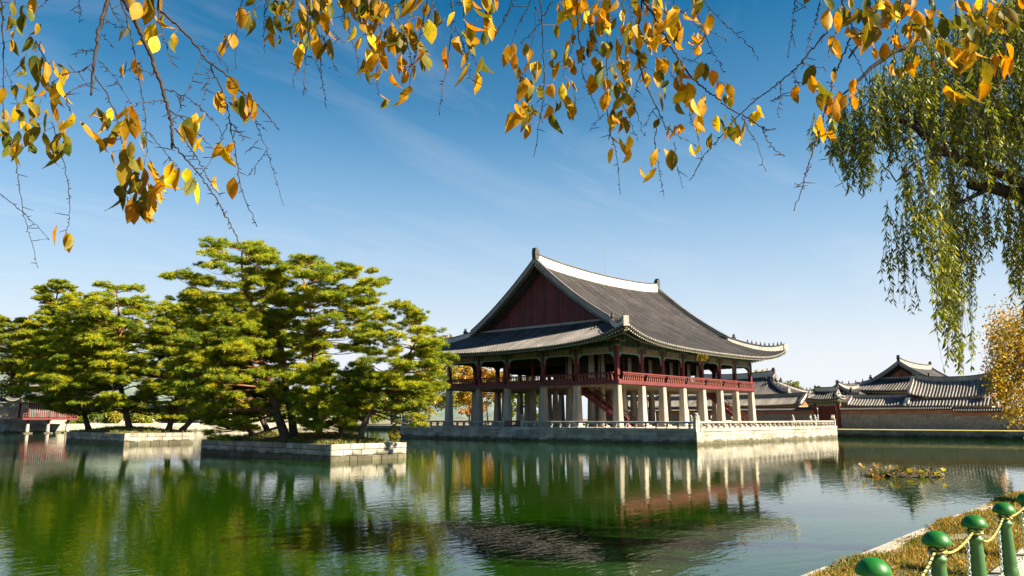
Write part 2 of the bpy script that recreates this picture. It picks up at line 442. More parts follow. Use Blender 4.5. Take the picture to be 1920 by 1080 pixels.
# stone embankments of the pond
e = MB()
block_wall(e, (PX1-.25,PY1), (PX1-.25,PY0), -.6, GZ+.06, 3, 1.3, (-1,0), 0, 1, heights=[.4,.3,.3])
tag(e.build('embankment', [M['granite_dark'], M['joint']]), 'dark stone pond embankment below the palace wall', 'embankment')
e = MB()
block_wall(e, (PX0,PY1-.25), (PX1,PY1-.25), -.6, 1.5, 3, 1.5, (0,-1), 0, 1)
e.box(PX0, PX1, PY1-.24, PY1+1.2, 1.49, 1.60, 0)
block_wall(e, (PX0,PY1+3.0), (PX1,PY1+3.0), GZ, 2.5, 2, 1.5, (0,-1), 0, 1)
tag(e.build('embankment', [M['granite'], M['joint']]), 'sunlit stone embankment along the far side of the pond', 'embankment')
e = MB()
u = -95.0
while u < PX1-.3:
    l = rnd.uniform(.9,1.7); c = rnd.uniform(.8,1.15); y1 = PY0+.02+rnd.uniform(-.03,.03)
    l = min(l, PX1-.3-u)
    e.box(u+.006, u+l-.006, PY0-.15+rnd.uniform(-.05,.03), y1, GZ-.4, GZ+.015+rnd.uniform(-.012,.012), 0, c); u += l
block_wall(e, (-95,PY0), (PX1-.3,PY0), -.6, GZ-.40, 3, 1.2, (0,1), 0, 1)
tag(e.build('embankment', [M['granite'], M['joint']]), 'pale kerb stones edging the near grass bank beside the water', 'embankment')
# ------------------------------------------------------------------ tiled roofs
def rib_offsets(s):
    return [(-.5*s,0),(-.255*s,0),(-.235*s,.09),(-.12*s,.165),(.12*s,.165),(.235*s,.09),(.255*s,0)]
def slope(mb, frame, a0, a1, tmax, zf, sp=.36, rows=16, mat_i=0, ends=None):
    """ribbed slope: frame(a,t,z)->world; a runs along the eave, t inward from the eave; tmax(a)"""
    n = max(1, round((a1-a0)/sp)); s = (a1-a0)/n
    cols = []
    for i in range(n):
        ac = a0+(i+.5)*s
        cv = rnd.uniform(.62,1.25)
        for o, hgt in rib_offsets(s): cols.append((ac+o, hgt, cv))
        if ends is not None:
            z = zf(ac,0); p0 = frame(ac,-.05,z+.05); p1 = frame(ac,.10,z+.05)
            mb.tube([p0,p1], .105, 6, ends)
    cols.append((a1, 0, 1.0))
    vs = []; cs = []; nj = rows+1
    for a, hgt, cv in cols:
        a_ = min(max(a, a0), a1); T = tmax(a_)
        for j in range(nj):
            t = T*j/rows
            vs.append(frame(a_, t, zf(a_,t)+hgt)); cs.append((cv,cv,cv))
    fs = [(i*nj+j,(i+1)*nj+j,(i+1)*nj+j+1,i*nj+j+1) for i in range(len(cols)-1) for j in range(rows)]
    base = mb.n; mb.add(vs, fs, mat_i); mb.c[base:base+len(cs)] = cs
def sweep(mb, pts, w, h, mat_i=0, c=1.0, below=.25):
    """upright wall-like ridge following pts: width w, height h above the line; h may be a list"""
    pts = [Vector(p) for p in pts]; k = len(pts); h = [h]*k if isinstance(h,(int,float)) else h
    P = []
    for i in range(k):
        d = pts[min(i+1,k-1)]-pts[max(i-1,0)]; sd = Vector((d.y,-d.x,0)).normalized()*w/2
        lo = Vector((0,0,-below)); hi = Vector((0,0,h[i]))
        P += [pts[i]-sd+lo, pts[i]+sd+lo, pts[i]+sd+hi, pts[i]-sd+hi]
    fs = [(i*4+j, i*4+(j+1)%4, (i+1)*4+(j+1)%4, (i+1)*4+j) for i in range(k-1) for j in range(4)]
    fs += [(3,2,1,0), tuple((k-1)*4+j for j in range(4))]
    mb.add(P, fs, mat_i, c)
def blob(mb, p, r, hgt, mat_i=0):
    """small seated guardian figure for a ridge: haunches, chest, head, ear"""
    x, y, z = p
    mb.lathe([(r*.9,z),(r,z+hgt*.22),(r*.72,z+hgt*.45),(r*.45,z+hgt*.6),(r*.60,z+hgt*.75),(r*.5,z+hgt*.9),(r*.12,z+hgt)], x, y, 7, mat_i)
    mb.lathe([(r*.35,z+hgt*.62),(r*.38,z+hgt*.75),(r*.1,z+hgt*.82)], x-r*.55, y-r*.25, 6, mat_i)

class HipGable:
    """Korean hip-and-gable roof in local coords: u along the ridge (0..L), v across (0..W), both at the eave line"""
    def __init__(s, org, L, W, ze, zr, inset, lift=2.0, lift_r=4.2, along='x', curve=.35, ridge_lift=.7):
        s.o = org; s.L = L; s.W = W; s.ze = ze; s.zr = zr; s.ins = inset; s.lift = lift; s.lr = lift_r; s.along = along; s.T = W/2
        s.k = curve; s.rl = ridge_lift
    def world(s, u, v, z):
        return (s.o[0]+u, s.o[1]+v, z) if s.along == 'x' else (s.o[0]+v, s.o[1]+u, z)
    def prof(s, t):
        q = t/s.T; return s.ze + (s.zr-s.ze)*((1-s.k)*q + s.k*q*q)
    def z(s, a, t, Ltot, main=True):
        am = min(a, Ltot-a)
        zz = s.prof(t) + s.lift*math.exp(-max(am,0)/s.lr)*math.exp(-t/s.lr)
        if main: zz += s.rl*math.exp(-max(am-s.ins,0)/(s.L*.14))*(t/s.T)**2 if am >= s.ins-1e-6 else 0
        return zz
    def zs(s, u, t): return s.z(u, t, s.L, True)
    def zw(s, v, t): return s.z(v, t, s.W, False)

def build_roof(root, G, sp=.36, soffit_in=None, wall_in=4.1, detail=True, gable_mat='red_dark', figures=9, ridge_h=1.15, name='roof', lime='lime',
               gable_label=None, rows=16, ridge_w=.55):
    L, W, T, ins = G.L, G.W, G.T, G.ins
    gi = ins+1.15*min(1, ins/6.0)
    r = MB()
    fS = lambda a,t,z: G.world(a, t, z); fN = lambda a,t,z: G.world(a, W-t, z)
    fW = lambda a,t,z: G.world(t, a, z); fE = lambda a,t,z: G.world(L-t, a, z)
    for fr in (fS, fN):
        slope(r, fr, 0, ins, lambda a: max(a,.02), G.zs, sp, 6, 0, 1)
        slope(r, fr, ins, L-ins, lambda a: T, G.zs, sp, rows, 0, 1)
        slope(r, fr, L-ins, L, lambda a: max(L-a,.02), G.zs, sp, 6, 0, 1)
    for fr in (fW, fE):
        slope(r, fr, 0, ins, lambda a: max(a,.02), G.zw, sp, 6, 0, 1)
        slope(r, fr, ins, W-ins, lambda a: gi+.1, G.zw, sp, 6, 0, 1)
        slope(r, fr, W-ins, W, lambda a: max(W-a,.02), G.zw, sp, 6, 0, 1)
    roof = r.build(name, [M['tile'], M['tile_end']], root)
    # ridges
    m = MB(); pts = []; 
    for i in range(25):
        u = ins-.1+(L-2*ins+.2)*i/24; pts.append(G.world(u, T, G.zs(min(max(u,ins),L-ins), T)))
    sweep(m, pts, ridge_w, ridge_h, 0); sweep(m, [(p[0],p[1],p[2]+ridge_h+.002) for p in pts], ridge_w+.2, .13, 1, below=0)
    mr = m.build('main_ridge', [M[lime], M['tile']], roof)
    for u, sg in ((ins-.05,-1),(L-ins+.05,1)):
        m = MB(); z0 = G.zs(min(max(u,ins),L-ins), T)+ridge_h*.45; s_ = ridge_h/1.15
        prof = [(-.35,0),(.35,0),(.42,.9),(.30,1.55),(-.05,1.62),(-.10,1.38),(-.38,1.30),(-.45,.8)]
        vs = []
        for o in (-.30,.30):
            vs += [G.world(u+sg*p[0]*s_, T+o*s_, z0+p[1]*s_*.95) for p in prof]
        k = len(prof)
        m.add(vs, [tuple(range(k)), tuple(range(2*k-1,k-1,-1))]+[(i,(i+1)%k,k+(i+1)%k,k+i) for i in range(k)], 0)
        m.build('ridge_ornament', [M['bronze']], mr)
    # descending verge ridges and hip ridges
    for uu, sgn in ((ins,-1),(L-ins,1)):
        for side in (0,1):
            m = MB(); pts = []
            for i in range(15):
                t = ins-.05+(T-ins)*i/14; v = t if side == 0 else W-t
                pts.append(G.world(uu+sgn*.12, v, G.zs(uu, min(t,T))+.02))
            k = ridge_h/1.15
            sweep(m, pts, .42*k, .62*k, 0); sweep(m, [(p[0],p[1],p[2]+.62*k+.002) for p in pts], .58*k, .10*k, 1, below=0)
            # row of tile ends along the gable edge
            for i in range(int((T-ins)*1.15/.36)):
                t = ins+.2+(T-ins-.2)*i/max(1,int((T-ins)*1.15/.36)-1); v = t if side == 0 else W-t
                z = G.zs(uu, t)-.18
                m.tube([G.world(uu-sgn*.1, v, z+.06), G.world(uu+sgn*.62*k, v, z-.02)], .125, 6, 2)
                m.tube([G.world(uu-sgn*.1, v+.18, z-.10), G.world(uu+sgn*.45*k, v+.18, z-.16)], .07, 5, 3)
            m.build('verge_ridge', [M['lime_grey'], M['tile'], M['tile_light'], M['dark_wood']], roof)
            m = MB(); pts = []; hs = []
            for i in range(10):
                t = ins*(1-i/9.0); t = max(t,.25); u = t if sgn < 0 else L-t; v = t if side == 0 else W-t
                pts.append(G.world(u, v, G.zw(t, t)+.02)); hs.append((.62+.22*(i/9.0)**2)*k)
            sweep(m, pts, .46*k, hs, 0); sweep(m, [(p[0],p[1],p[2]+q+.002) for p, q in zip(pts,hs)], .60*k, .10*k, 1, below=0)
            p = Vector(pts[-1]); q = Vector(pts[-2]); d = (p-q); d.z = 0; d.normalize()
            e0 = p-d*.15; e1 = p+d*.42*k
            sweep(m, [e0, e1], .58*k, .86*k, 0)
            hr = m.build('hip_ridge', [M[lime], M['tile']], roof)
            if figures:
                for i in range(figures):
                    f = .34+.58*i/(figures-1); j = f*9; i0 = min(int(j),8); w_ = j-i0
                    pp = Vector(pts[i0]).lerp(Vector(pts[i0+1]), w_); hh = hs[i0]*(1-w_)+hs[i0+1]*w_
                    fm = MB(); blob(fm, (pp.x,pp.y,pp.z+hh+.10*k), .15, .48, 0)
                    fm.build('ridge_figure', M['bronze'], hr)
                fm = MB(); pp = Vector(pts[1]); blob(fm, (pp.x,pp.y,pp.z+hs[1]+.1), .34, .72, 0)
                fm.build('ridge_figure', M['bronze'], hr)
    # gable walls
    for uu, sgn in ((gi,-1),(L-gi,1)):
        m = MB(); us = uu
        zb = G.zw(T, gi)-.2
        poly = [(ins+.9, zb)]
        for i in range(13):
            t = ins+.9+(T-ins-.9)*i/12; poly.append((t, G.zs(ins, t)-.55))
        full = poly + [(W-v, z) for v, z in reversed(poly[:-1])]
        # vertical boards
        nb = max(6,int((W-2*ins)/.46))
        def ztop(v):
            v_ = v if v <= T else W-v
            return np.interp(v_, [p[0] for p in poly[1:]], [p[1] for p in poly[1:]])
        for i in range(nb):
            v0 = ins+.9+(W-2*ins-1.8)*i/nb; v1 = ins+.9+(W-2*ins-1.8)*(i+1)/nb; c = rnd.uniform(.72,1.22)
            za, zb2 = ztop(v0), ztop(v1)
            if max(za,zb2) < zb+.05: continue
            o = sgn*.0; d = -sgn*.08; gp = .012
            vs = [G.world(us,v0+gp,zb),G.world(us,v1-gp,zb),G.world(us,v1-gp,max(zb2,zb+.01)),G.world(us,v0+gp,max(za,zb+.01)),
                  G.world(us+d,v0+gp,zb),G.world(us+d,v1-gp,zb),G.world(us+d,v1-gp,max(zb2,zb+.01)),G.world(us+d,v0+gp,max(za,zb+.01))]
            m.add(vs, [(0,1,2,3),(7,6,5,4),(0,4,5,1),(1,5,6,2),(2,6,7,3),(3,7,4,0)], 0, c)
            vb = v1
            m.add([G.world(us+sgn*.035,vb-.045,zb),G.world(us+sgn*.035,vb+.045,zb),G.world(us+sgn*.035,vb+.045,max(zb2-.03,zb+.01)),G.world(us+sgn*.035,vb-.045,max(zb2-.03,zb+.01))],[(0,1,2,3)],0,c*.42)
        # plate behind, so nothing shows through the gaps
        m.add([G.world(us-sgn*.1,v,z+.3) for v,z in full], [tuple(range(len(full)))], 1)
        # barge boards under the verge
        for side in (0,1):
            pts = []
            for i in range(13):
                t = ins+.5+(T-ins-.5)*i/12; v = t if side == 0 else W-t
                pts.append(G.world(us+sgn*.10, v, G.zs(ins,t)-.95))
            sweep(m, pts, .14, .62, 1, below=0)
        # light ridge band where the lower roof meets the gable
        sweep(m, [G.world(us+sgn*.32, ins+.25, G.zw(T,gi-.3)+.10), G.world(us+sgn*.32, W-ins-.25, G.zw(T,gi-.3)+.10)], .34, .20, 2)
        gw = m.build('gable_wall', [M[gable_mat], M['dark_wood'], M['lime_grey']], root)
        if gable_label: gw['label'] = gable_label
    if detail:
        # eave underside with two tiers of rafters
        m = MB()
        wi = wall_in
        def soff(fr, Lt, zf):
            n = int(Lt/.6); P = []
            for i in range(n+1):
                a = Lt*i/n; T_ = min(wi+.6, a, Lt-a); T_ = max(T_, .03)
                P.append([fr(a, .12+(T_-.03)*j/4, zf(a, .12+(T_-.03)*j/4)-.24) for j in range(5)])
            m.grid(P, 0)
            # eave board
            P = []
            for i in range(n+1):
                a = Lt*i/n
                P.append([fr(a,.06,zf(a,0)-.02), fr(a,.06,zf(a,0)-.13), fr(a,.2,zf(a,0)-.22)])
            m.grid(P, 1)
            k = int(Lt/.42)
            for i in range(k):
                a = (i+.5)*Lt/k
                ao = min(max(a, wi), Lt-wi)
                # flying rafter (square)
                f0, f1 = .10, .42
                def PP(f, off): 
                    aa = a+(ao-a)*f; t = wi*f+.08; return fr(aa, t, zf(min(max(aa,0),Lt), t)-off)
                m.beam(PP(.02,.36), PP(.45,.36), .15, .15, 2)
                q0 = Vector(PP(.013,.36)); q1 = Vector(PP(.02,.36)); m.beam(q0, q1, .135, .135, 3)
                # long round rafter
                m.tube([PP(.24,.56), PP(1.0,.62)], .105, 6, 2)
                q0 = Vector(PP(.234,.56)); q1 = Vector(PP(.24,.56)); m.tube([q0, q1], .09, 6, 3)
        soff(fS, L, G.zs); soff(fN, L, G.zs); soff(fW, W, G.zw); soff(fE, W, G.zw)
        for u in (0,L):
            for v in (0,W):
                du = 1 if u == 0 else -1; dv = 1 if v == 0 else -1
                m.beam(G.world(u+du*.25,v+dv*.25,G.zw(.25,.25)-.5), G.world(u+du*wi,v+dv*wi,G.zw(wi,wi)-.62), .34, .42, 4)
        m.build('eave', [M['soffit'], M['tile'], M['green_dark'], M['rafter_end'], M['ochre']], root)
    return roof

# ------------------------------------------------------------------ the pavilion
LX, WY = 34.4, 27.68
SX = [0, 5.01, 9.70, 14.64, 19.76, 24.70, 29.39, 34.4]
SY = [0, 5.73, 10.84, 16.84, 21.95, 27.68]
ZP, ZT = 1.60, 6.45           # terrace paving, pillar top
pav = thing('pavilion', 'large two-storey royal pavilion with dark tiled hip-and-gable roof standing on stone pillars in the pond', 'pavilion', (0,0,ZP))
for i, x in enumerate(SX):
    for j, y in enumerate(SY):
        m = MB(); outer = i in (0,7) or j in (0,5); c = rnd.uniform(.85,1.08)
        m.box(x-.62,x+.62,y-.62,y+.62,ZP-.05,ZP+.16,0,c)
        if outer:
            b, t, ch = .47, .345, .07
            vs = []
            for z, r_ in ((ZP+.16,b),(ZT,t)):
                vs += [(x+sx_,y+sy_,z) for sx_, sy_ in ((-r_+ch,-r_),(r_-ch,-r_),(r_,-r_+ch),(r_,r_-ch),(r_-ch,r_),(-r_+ch,r_),(-r_,r_-ch),(-r_,-r_+ch))]
            m.add(vs, [(k,(k+1)%8,8+(k+1)%8,8+k) for k in range(8)]+[tuple(range(7,-1,-1)),tuple(range(8,16))], 0, c)
        else:
            m.lathe([(.47,ZP+.16),(.42,(ZP+ZT)/2),(.35,ZT)], x, y, 14, 0, c)
        m.build('stone_pillar', M['pillar'], pav)
        m = MB()
        if outer:
            m.box(x-.23,x+.23,y-.23,y+.23,ZT,10.75,0)
        else:
            m.lathe([(.25,ZT),(.24,12.4)], x, y, 10, 0)
        m.build('wooden_column', M['red'] if outer else M['red_dark'], pav)
m = MB(); m.box(-.55,LX+.55,-.55,WY+.55,ZT+.02,ZT+.44,0)
for j in range(1,60):
    y = -.5+(WY+1)*j/60; m.box(-.5,LX+.5,y-.09,y+.09,ZT-.12,ZT+.02,1)
m.build('floor', [M['red_dark'], M['ochre']], pav)
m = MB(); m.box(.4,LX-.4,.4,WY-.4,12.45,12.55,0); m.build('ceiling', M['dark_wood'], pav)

def railing(p0, p1, out):
    """one bay of balcony railing: sill beam, red panel with pale arches, curved posts, round handrail"""
    p0 = Vector((*p0,0)); p1 = Vector((*p1,0)); d = (p1-p0); L_ = d.length; d /= L_; n = Vector((*out,0))
    m = MB()
    def P(u, o, z): q = p0+d*u+n*o; return (q.x,q.y,z)
    def bx(u0,u1,o0,o1,z0,z1,mi):
        vs = [P(u0,o0,z0),P(u1,o0,z0),P(u1,o1,z0),P(u0,o1,z0),P(u0,o0,z1),P(u1,o0,z1),P(u1,o1,z1),P(u0,o1,z1)]
        m.add(vs,[(0,3,2,1),(4,5,6,7),(0,1,5,4),(1,2,6,5),(2,3,7,6),(3,0,4,7)],mi)
    bx(.24,L_-.24,.30,.52,ZT+.02,ZT+.34,0)          # sill beam
    bx(.24,L_-.24,.36,.44,ZT+.341,7.12,0)           # panel
    bx(.24,L_-.24,.33,.50,7.121,7.24,0)
    k = max(4, round(L_/.52))
    for i in range(k):
        u = .3+(L_-.6)*(i+.5)/k; w = (L_-.6)/k
        bx(u-w*.5,u-w*.5+.06,.441,.49,ZT+.341,7.12,0)
        # arched opening board in the panel
        vs = [P(u-w*.25,.452,ZT+.42),P(u+w*.25,.452,ZT+.42),P(u+w*.27,.452,6.92),P(u+w*.12,.452,7.02),P(u-w*.12,.452,7.02),P(u-w*.27,.452,6.92)]
        m.add(vs,[tuple(range(6))],1)
        # chicken-leg post
        for (o0,z0,o1,z1,wd) in ((.47,ZT+.38,.53,6.95,.17),(.53,6.95,.58,7.25,.13),(.58,7.25,.66,7.50,.10),(.66,7.50,.70,7.66,.13)):
            a = Vector(P(u-w*.5+.03,o0,z0)); b = Vector(P(u-w*.5+.03,o1,z1))
            m.beam(a,b,wd,.09,2)
    bx(.24,L_-.24,.62,.74,7.50,7.56,0)
    rail = m.build('balcony_railing', [M['red'], M['red_dark'], M['red_pale']], pav)
    h_ = MB(); h_.tube([P(-.0,.70,7.72),P(L_,.70,7.72)], .085, 8, 0); h_.build('handrail', M['red'], rail)
def bay_beam(p0, p1, out):
    p0 = Vector((*p0,0)); p1 = Vector((*p1,0)); d = (p1-p0); L_ = d.length; d /= L_; n = Vector((*out,0))
    m = MB()
    def P(u, o, z): q = p0+d*u+n*o; return (q.x,q.y,z)
    def bx(u0,u1,o0,o1,z0,z1,mi):
        vs = [P(u0,o0,z0),P(u1,o0,z0),P(u1,o1,z0),P(u0,o1,z0),P(u0,o0,z1),P(u1,o0,z1),P(u1,o1,z1),P(u0,o1,z1)]
        m.add(vs,[(0,3,2,1),(4,5,6,7),(0,1,5,4),(1,2,6,5),(2,3,7,6),(3,0,4,7)],mi)
    # carved valance: teal scalloped edge with white line, coming down beside the columns
    k = 14; top = 10.06; P0 = []
    for i in range(k+1):
        u = .24+(L_-.48)*i/k; e_ = min(i,k-i)/k
        dz = .10+.06*abs(math.sin(i*math.pi/2.3))+(.75 if e_ < .02 else (.22 if e_ < .09 else 0))
        P0.append([P(u,.10,top),P(u,.10,top-dz*.55),P(u,.10,top-dz)])
    m.grid([[a,b] for a,b,c in P0], 1); m.grid([[b,c] for a,b,c in P0], 4)
    for u in (.24, L_-.36): bx(u,u+.12,.02,.12,9.0,10.05,4)
    bx(.2,L_-.2,-.14,.16,10.061,10.72,0)            # painted tie beam
    for u0,u1,mi in ((.24,.75,2),(.76,.95,3),(L_-.95,L_-.76,3),(L_-.75,L_-.24,2)): bx(u0,u1,.16,.175,10.09,10.69,mi)
    bx(.0,L_,-.24,.24,10.74,10.90,2)
    bx(.2,L_-.2,-.10,.10,10.90,11.9,5)              # wall between brackets
    for i in range(3):
        u = L_*(i+1)/4; bx(u-.28,u+.28,.10,.16,10.95,11.45,2); bx(u-.16,u+.16,.16,.18,11.02,11.36,3)
    bx(.0,L_,-.2,.26,11.90,12.25,2)
    m.build('beam', [M['ochre'], M['teal'], M['green'], M['red'], M['lime_grey'], M['green_dark']], pav)
def bracket(x, y, dx, dy):
    m = MB()
    for k, (r_, z0, z1) in enumerate(((.30,10.75,11.0),(.62,11.02,11.3),(1.0,11.32,11.6),(1.35,11.62,11.95))):
        for q in ([(dx,0)] if dx else [])+([(0,dy)] if dy else []):
            a = Vector((x-q[0]*.5,y-q[1]*.5,(z0+z1)/2)); b = Vector((x+q[0]*r_,y+q[1]*r_,(z0+z1)/2+.06)); m.beam(a,b,.22,z1-z0-.03,0 if k%2 else 1)
        w_ = .45+.28*k
        if dy: m.beam((x-w_,y+dy*r_*.55,(z0+z1)/2),(x+w_,y+dy*r_*.55,(z0+z1)/2),.16,.2,1 if k%2 else 2)
        if dx: m.beam((x+dx*r_*.55,y-w_,(z0+z1)/2),(x+dx*r_*.55,y+w_,(z0+z1)/2),.16,.2,1 if k%2 else 2)
    m.build('bracket', [M['green'], M['green_dark'], M['ochre']], pav)
for i in range(7):
    railing((SX[i],0),(SX[i+1],0),(0,-1)); railing((SX[i],WY),(SX[i+1],WY),(0,1))
    bay_beam((SX[i],0),(SX[i+1],0),(0,-1)); bay_beam((SX[i],WY),(SX[i+1],WY),(0,1))
for j in range(5):
    railing((0,SY[j]),(0,SY[j+1]),(-1,0)); railing((LX,SY[j]),(LX,SY[j+1]),(1,0))
    bay_beam((0,SY[j]),(0,SY[j+1]),(-1,0)); bay_beam((LX,SY[j]),(LX,SY[j+1]),(1,0))
for i, x in enumerate(SX):
    for j, y in enumerate(SY):
        if i in (0,7) or j in (0,5):
            bracket(x, y, {0:-1,7:1}.get(i,0), {0:-1,5:1}.get(j,0))
# pale door leaves hung round the inner hall
def door(p0, p1, z0=7.0, z1=10.9):
    m = MB(); a = Vector((*p0,0)); b = Vector((*p1,0)); d = (b-a).normalized(); n = Vector((d.y,-d.x,0))*.05
    vs = [a-n+Vector((0,0,z0)),b-n+Vector((0,0,z0)),b+n+Vector((0,0,z0)),a+n+Vector((0,0,z0)),a-n+Vector((0,0,z1)),b-n+Vector((0,0,z1)),b+n+Vector((0,0,z1)),a+n+Vector((0,0,z1))]
    m.add(vs,[(0,3,2,1),(4,5,6,7),(0,1,5,4),(1,2,6,5),(2,3,7,6),(3,0,4,7)],0)
    p = m.build('door_panel', M['panel'], pav)
    f = MB()
    for q in (a,b): f.beam((q.x,q.y,z0),(q.x,q.y,z1),.10,.14,0)
    f.build('door_frame', M['dark_wood'], p)
for u in (10.4, 15.4, 20.8, 23.2, 25.7, 28.3): door((u,5.5),(u+.95,5.5),7.0,10.3)
for v in (5.05, 6.6, 10.1): door((4.85,v),(4.85,v+1.0))
# dark interior partition between the inner columns, north and east sides stay open at the far bays
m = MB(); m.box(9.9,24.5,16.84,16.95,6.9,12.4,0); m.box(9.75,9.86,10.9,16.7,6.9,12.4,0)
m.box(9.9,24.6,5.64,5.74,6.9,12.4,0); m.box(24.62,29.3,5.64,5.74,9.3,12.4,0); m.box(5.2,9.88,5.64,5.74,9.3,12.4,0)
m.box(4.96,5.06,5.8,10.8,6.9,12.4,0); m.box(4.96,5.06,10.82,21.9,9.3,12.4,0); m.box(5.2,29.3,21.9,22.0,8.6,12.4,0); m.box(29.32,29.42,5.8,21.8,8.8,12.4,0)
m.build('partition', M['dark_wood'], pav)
# two flights of red stairs under the balcony
def stair(x0, x1, ya, yb, za, zb):
    m = MB(); k = 20
    for i in range(k):
        y = ya+(yb-ya)*(i+.5)/k; z = za+(zb-za)*(i+1)/k; m.box(x0,x1,y-.20,y+.20,z-.10,z,0)
    for x in (x0-.08,x1+.08): m.beam((x,ya,za-.12),(x,yb,zb+.02),.14,.36,1)
    st = m.build('staircase', [M['red'], M['red_dark']], pav)
    m = MB()
    for x in (x0-.08,x1+.08):
        m.beam((x,ya,za+.85),(x,yb,zb+.95),.10,.10,0); m.beam((x,ya,za+.45),(x,yb,zb+.5),.06,.06,0)
        for i in range(9):
            f = i/8; y = ya+(yb-ya)*f; z = za+(zb-za)*f; m.beam((x,y,z-.05),(x,y,z+.9+.1*f),.09,.09,0)
    m.build('handrail', M['red'], st)
stair(2.9, 4.3, 8.2, .6, 6.5, 1.65)
stair(30.6, 32.0, 5.4, -.6, 6.5, 1.65)

G = HipGable((-4.1,-4.1), LX+8.2, WY+8.2, 10.72, 21.8, 6.3, 2.0, 4.2, 'x', .35, .85)
build_roof(pav, G, .40, wall_in=4.1)
# lightning rod on the ridge
m = MB(); m.tube([(17.9,13.84,22.6),(17.9,13.84,24.4),(17.9,13.84,27.6)], [.05,.03,.012], 6); m.lathe([(.16,22.85),(.18,23.05),(.05,23.15)],17.9,13.84,8)
m.build('lightning_rod', M['lime_grey'], pav)
# name board: three gilded characters read from right to left
m = MB()
bx0, bx1, by, bz0, bz1, tl = 15.35, 18.55, -1.55, 9.80, 10.95, .28
def nb(u, v, o): return (u, by - o - (v-bz0)*tl, v)
m.add([nb(bx0,bz0,0),nb(bx1,bz0,0),nb(bx1,bz1,0),nb(bx0,bz1,0),nb(bx0,bz0,-.12),nb(bx1,bz0,-.12),nb(bx1,bz1,-.12),nb(bx0,bz1,-.12)],
      [(0,1,2,3),(7,6,5,4),(0,4,5,1),(1,5,6,2),(2,6,7,3),(3,7,4,0)], 0)
board = m.build('name_board', M['dark_wood'], pav)
m = MB()
m.beam(nb(bx0-.1,bz0-.06,.03),nb(bx1+.1,bz0-.06,.03),.16,.14,0); m.beam(nb(bx0-.1,bz1+.06,.03),nb(bx1+.1,bz1+.06,.03),.16,.14,0)
m.beam(nb(bx0-.06,bz0,.03),nb(bx0-.06,bz1,.03),.14,.14,0); m.beam(nb(bx1+.06,bz0,.03),nb(bx1+.06,bz1,.03),.14,.14,0)
m.beam((bx0+.3,by-.3,bz1-.1),(bx0+.3,-.3,11.3),.1,.1,0); m.beam((bx1-.3,by-.3,bz1-.1),(bx1-.3,-.3,11.3),.1,.1,0)
m.build('frame', M['green_dark'], board)
for k, ch in enumerate('樓會慶'):
    cu = bpy.data.curves.new('character', 'FONT'); cu.body = ch; cu.size = 1.05; cu.extrude = .02; cu.align_x = 'CENTER'; cu.offset = .012
    tmp = bpy.data.objects.new('character', cu); col.objects.link(tmp)
    bpy.context.view_layer.update()
    me = bpy.data.meshes.new_from_object(tmp.evaluated_get(bpy.context.evaluated_depsgraph_get()))
    bpy.data.objects.remove(tmp); bpy.data.curves.remove(cu)
    ang = math.atan(tl)
    me.transform(Matrix.Translation(nb(bx0+.55+k*1.05, bz0+.16, .035)) @ Matrix.Rotation(math.pi/2+ang, 4, 'X'))
    me.materials.clear(); me.materials.append(M['gold'])
    link('character', me, board)

# ------------------------------------------------------------------ the stone terrace in the pond
TX0, TX1, TY0, TY1 = -3.65, 35.25, -11.66, 33.54
ter = thing('stone_terrace', 'long stone terrace of dressed granite blocks rising from the water under the pavilion', 'terrace', (TX0,TY0,0))
m = MB()
block_wall(m, (TX0,TY0), (TX0,TY1), -.5, 1.30, 4, 1.35, (-1,0), 0, 1, heights=[.27,.26,.24,.23], lo=.75, hi=1.2)  # block colours lightened on this side to make up for its shade
block_wall(m, (TX0,TY0), (TX1,TY0), -.5, 1.30, 4, 1.35, (0,-1), 0, 1, heights=[.27,.26,.24,.23])
block_wall(m, (TX1,TY0), (TX1,TY1), -.5, 1.30, 4, 1.35, (1,0), 0, 1, heights=[.27,.26,.24,.23])
block_wall(m, (TX0,TY1), (TX1,TY1), -.5, 1.30, 4, 1.35, (0,1), 0, 1, heights=[.27,.26,.24,.23])
m.build('wall', [M['granite'], M['joint']], ter)
m = MB()
def coping(a, b, n, z0=1.305, z1=1.60):
    a = Vector((*a,0)); b = Vector((*b,0)); L_ = (b-a).length; d = (b-a)/L_; u = 0; nn = Vector((*n,0))
    while u < L_-.01:
        l = rnd.uniform(1.4,2.4); l = L_-u if u+l > L_-.8 else l; c = rnd.uniform(.82,1.1)
        q0 = a+d*(u+.006)+nn*.07; q1 = a+d*(u+l-.006)+nn*.07; q2 = q1-nn*.75; q3 = q0-nn*.75
        m.add([(q.x,q.y,z) for z in (z0,z1) for q in (q0,q1,q2,q3)], [(0,3,2,1),(4,5,6,7),(0,1,5,4),(1,2,6,5),(2,3,7,6),(3,0,4,7)], 0, c); u += l
coping((TX0,TY0),(TX0,TY1),(-1,0)); coping((TX0+.70,TY0),(TX1-.7,TY0),(0,-1)); coping((TX1,TY0),(TX1,TY1),(1,0)); coping((TX0+.70,TY1),(TX1-.7,TY1),(0,1))
m.build('coping', M['granite'], ter)
m = MB(); m.box(TX0+.6,TX1-.6,TY0+.6,TY1-.6,1.2,ZP-.01,0); m.build('paving', M['paving'], ter)
m = MB()
for k in range(5):
    z1 = 1.32-.27*k; x1 = TX0-.02-.30*k
    m.box(x1-.32,TX0-.02,11.5+.0,14.2,-.5,z1,0,rnd.uniform(.85,1.08))
m.box(TX0-1.9,TX0-.02,11.18,11.47,-.5,.55,0); m.box(TX0-1.1,TX0-.02,11.18,11.47,.552,1.25,0,.9); m.box(TX0-1.7,TX0-.02,14.22,14.5,-.5,.5,0,.9)
m.build('steps', M['granite'], ter)

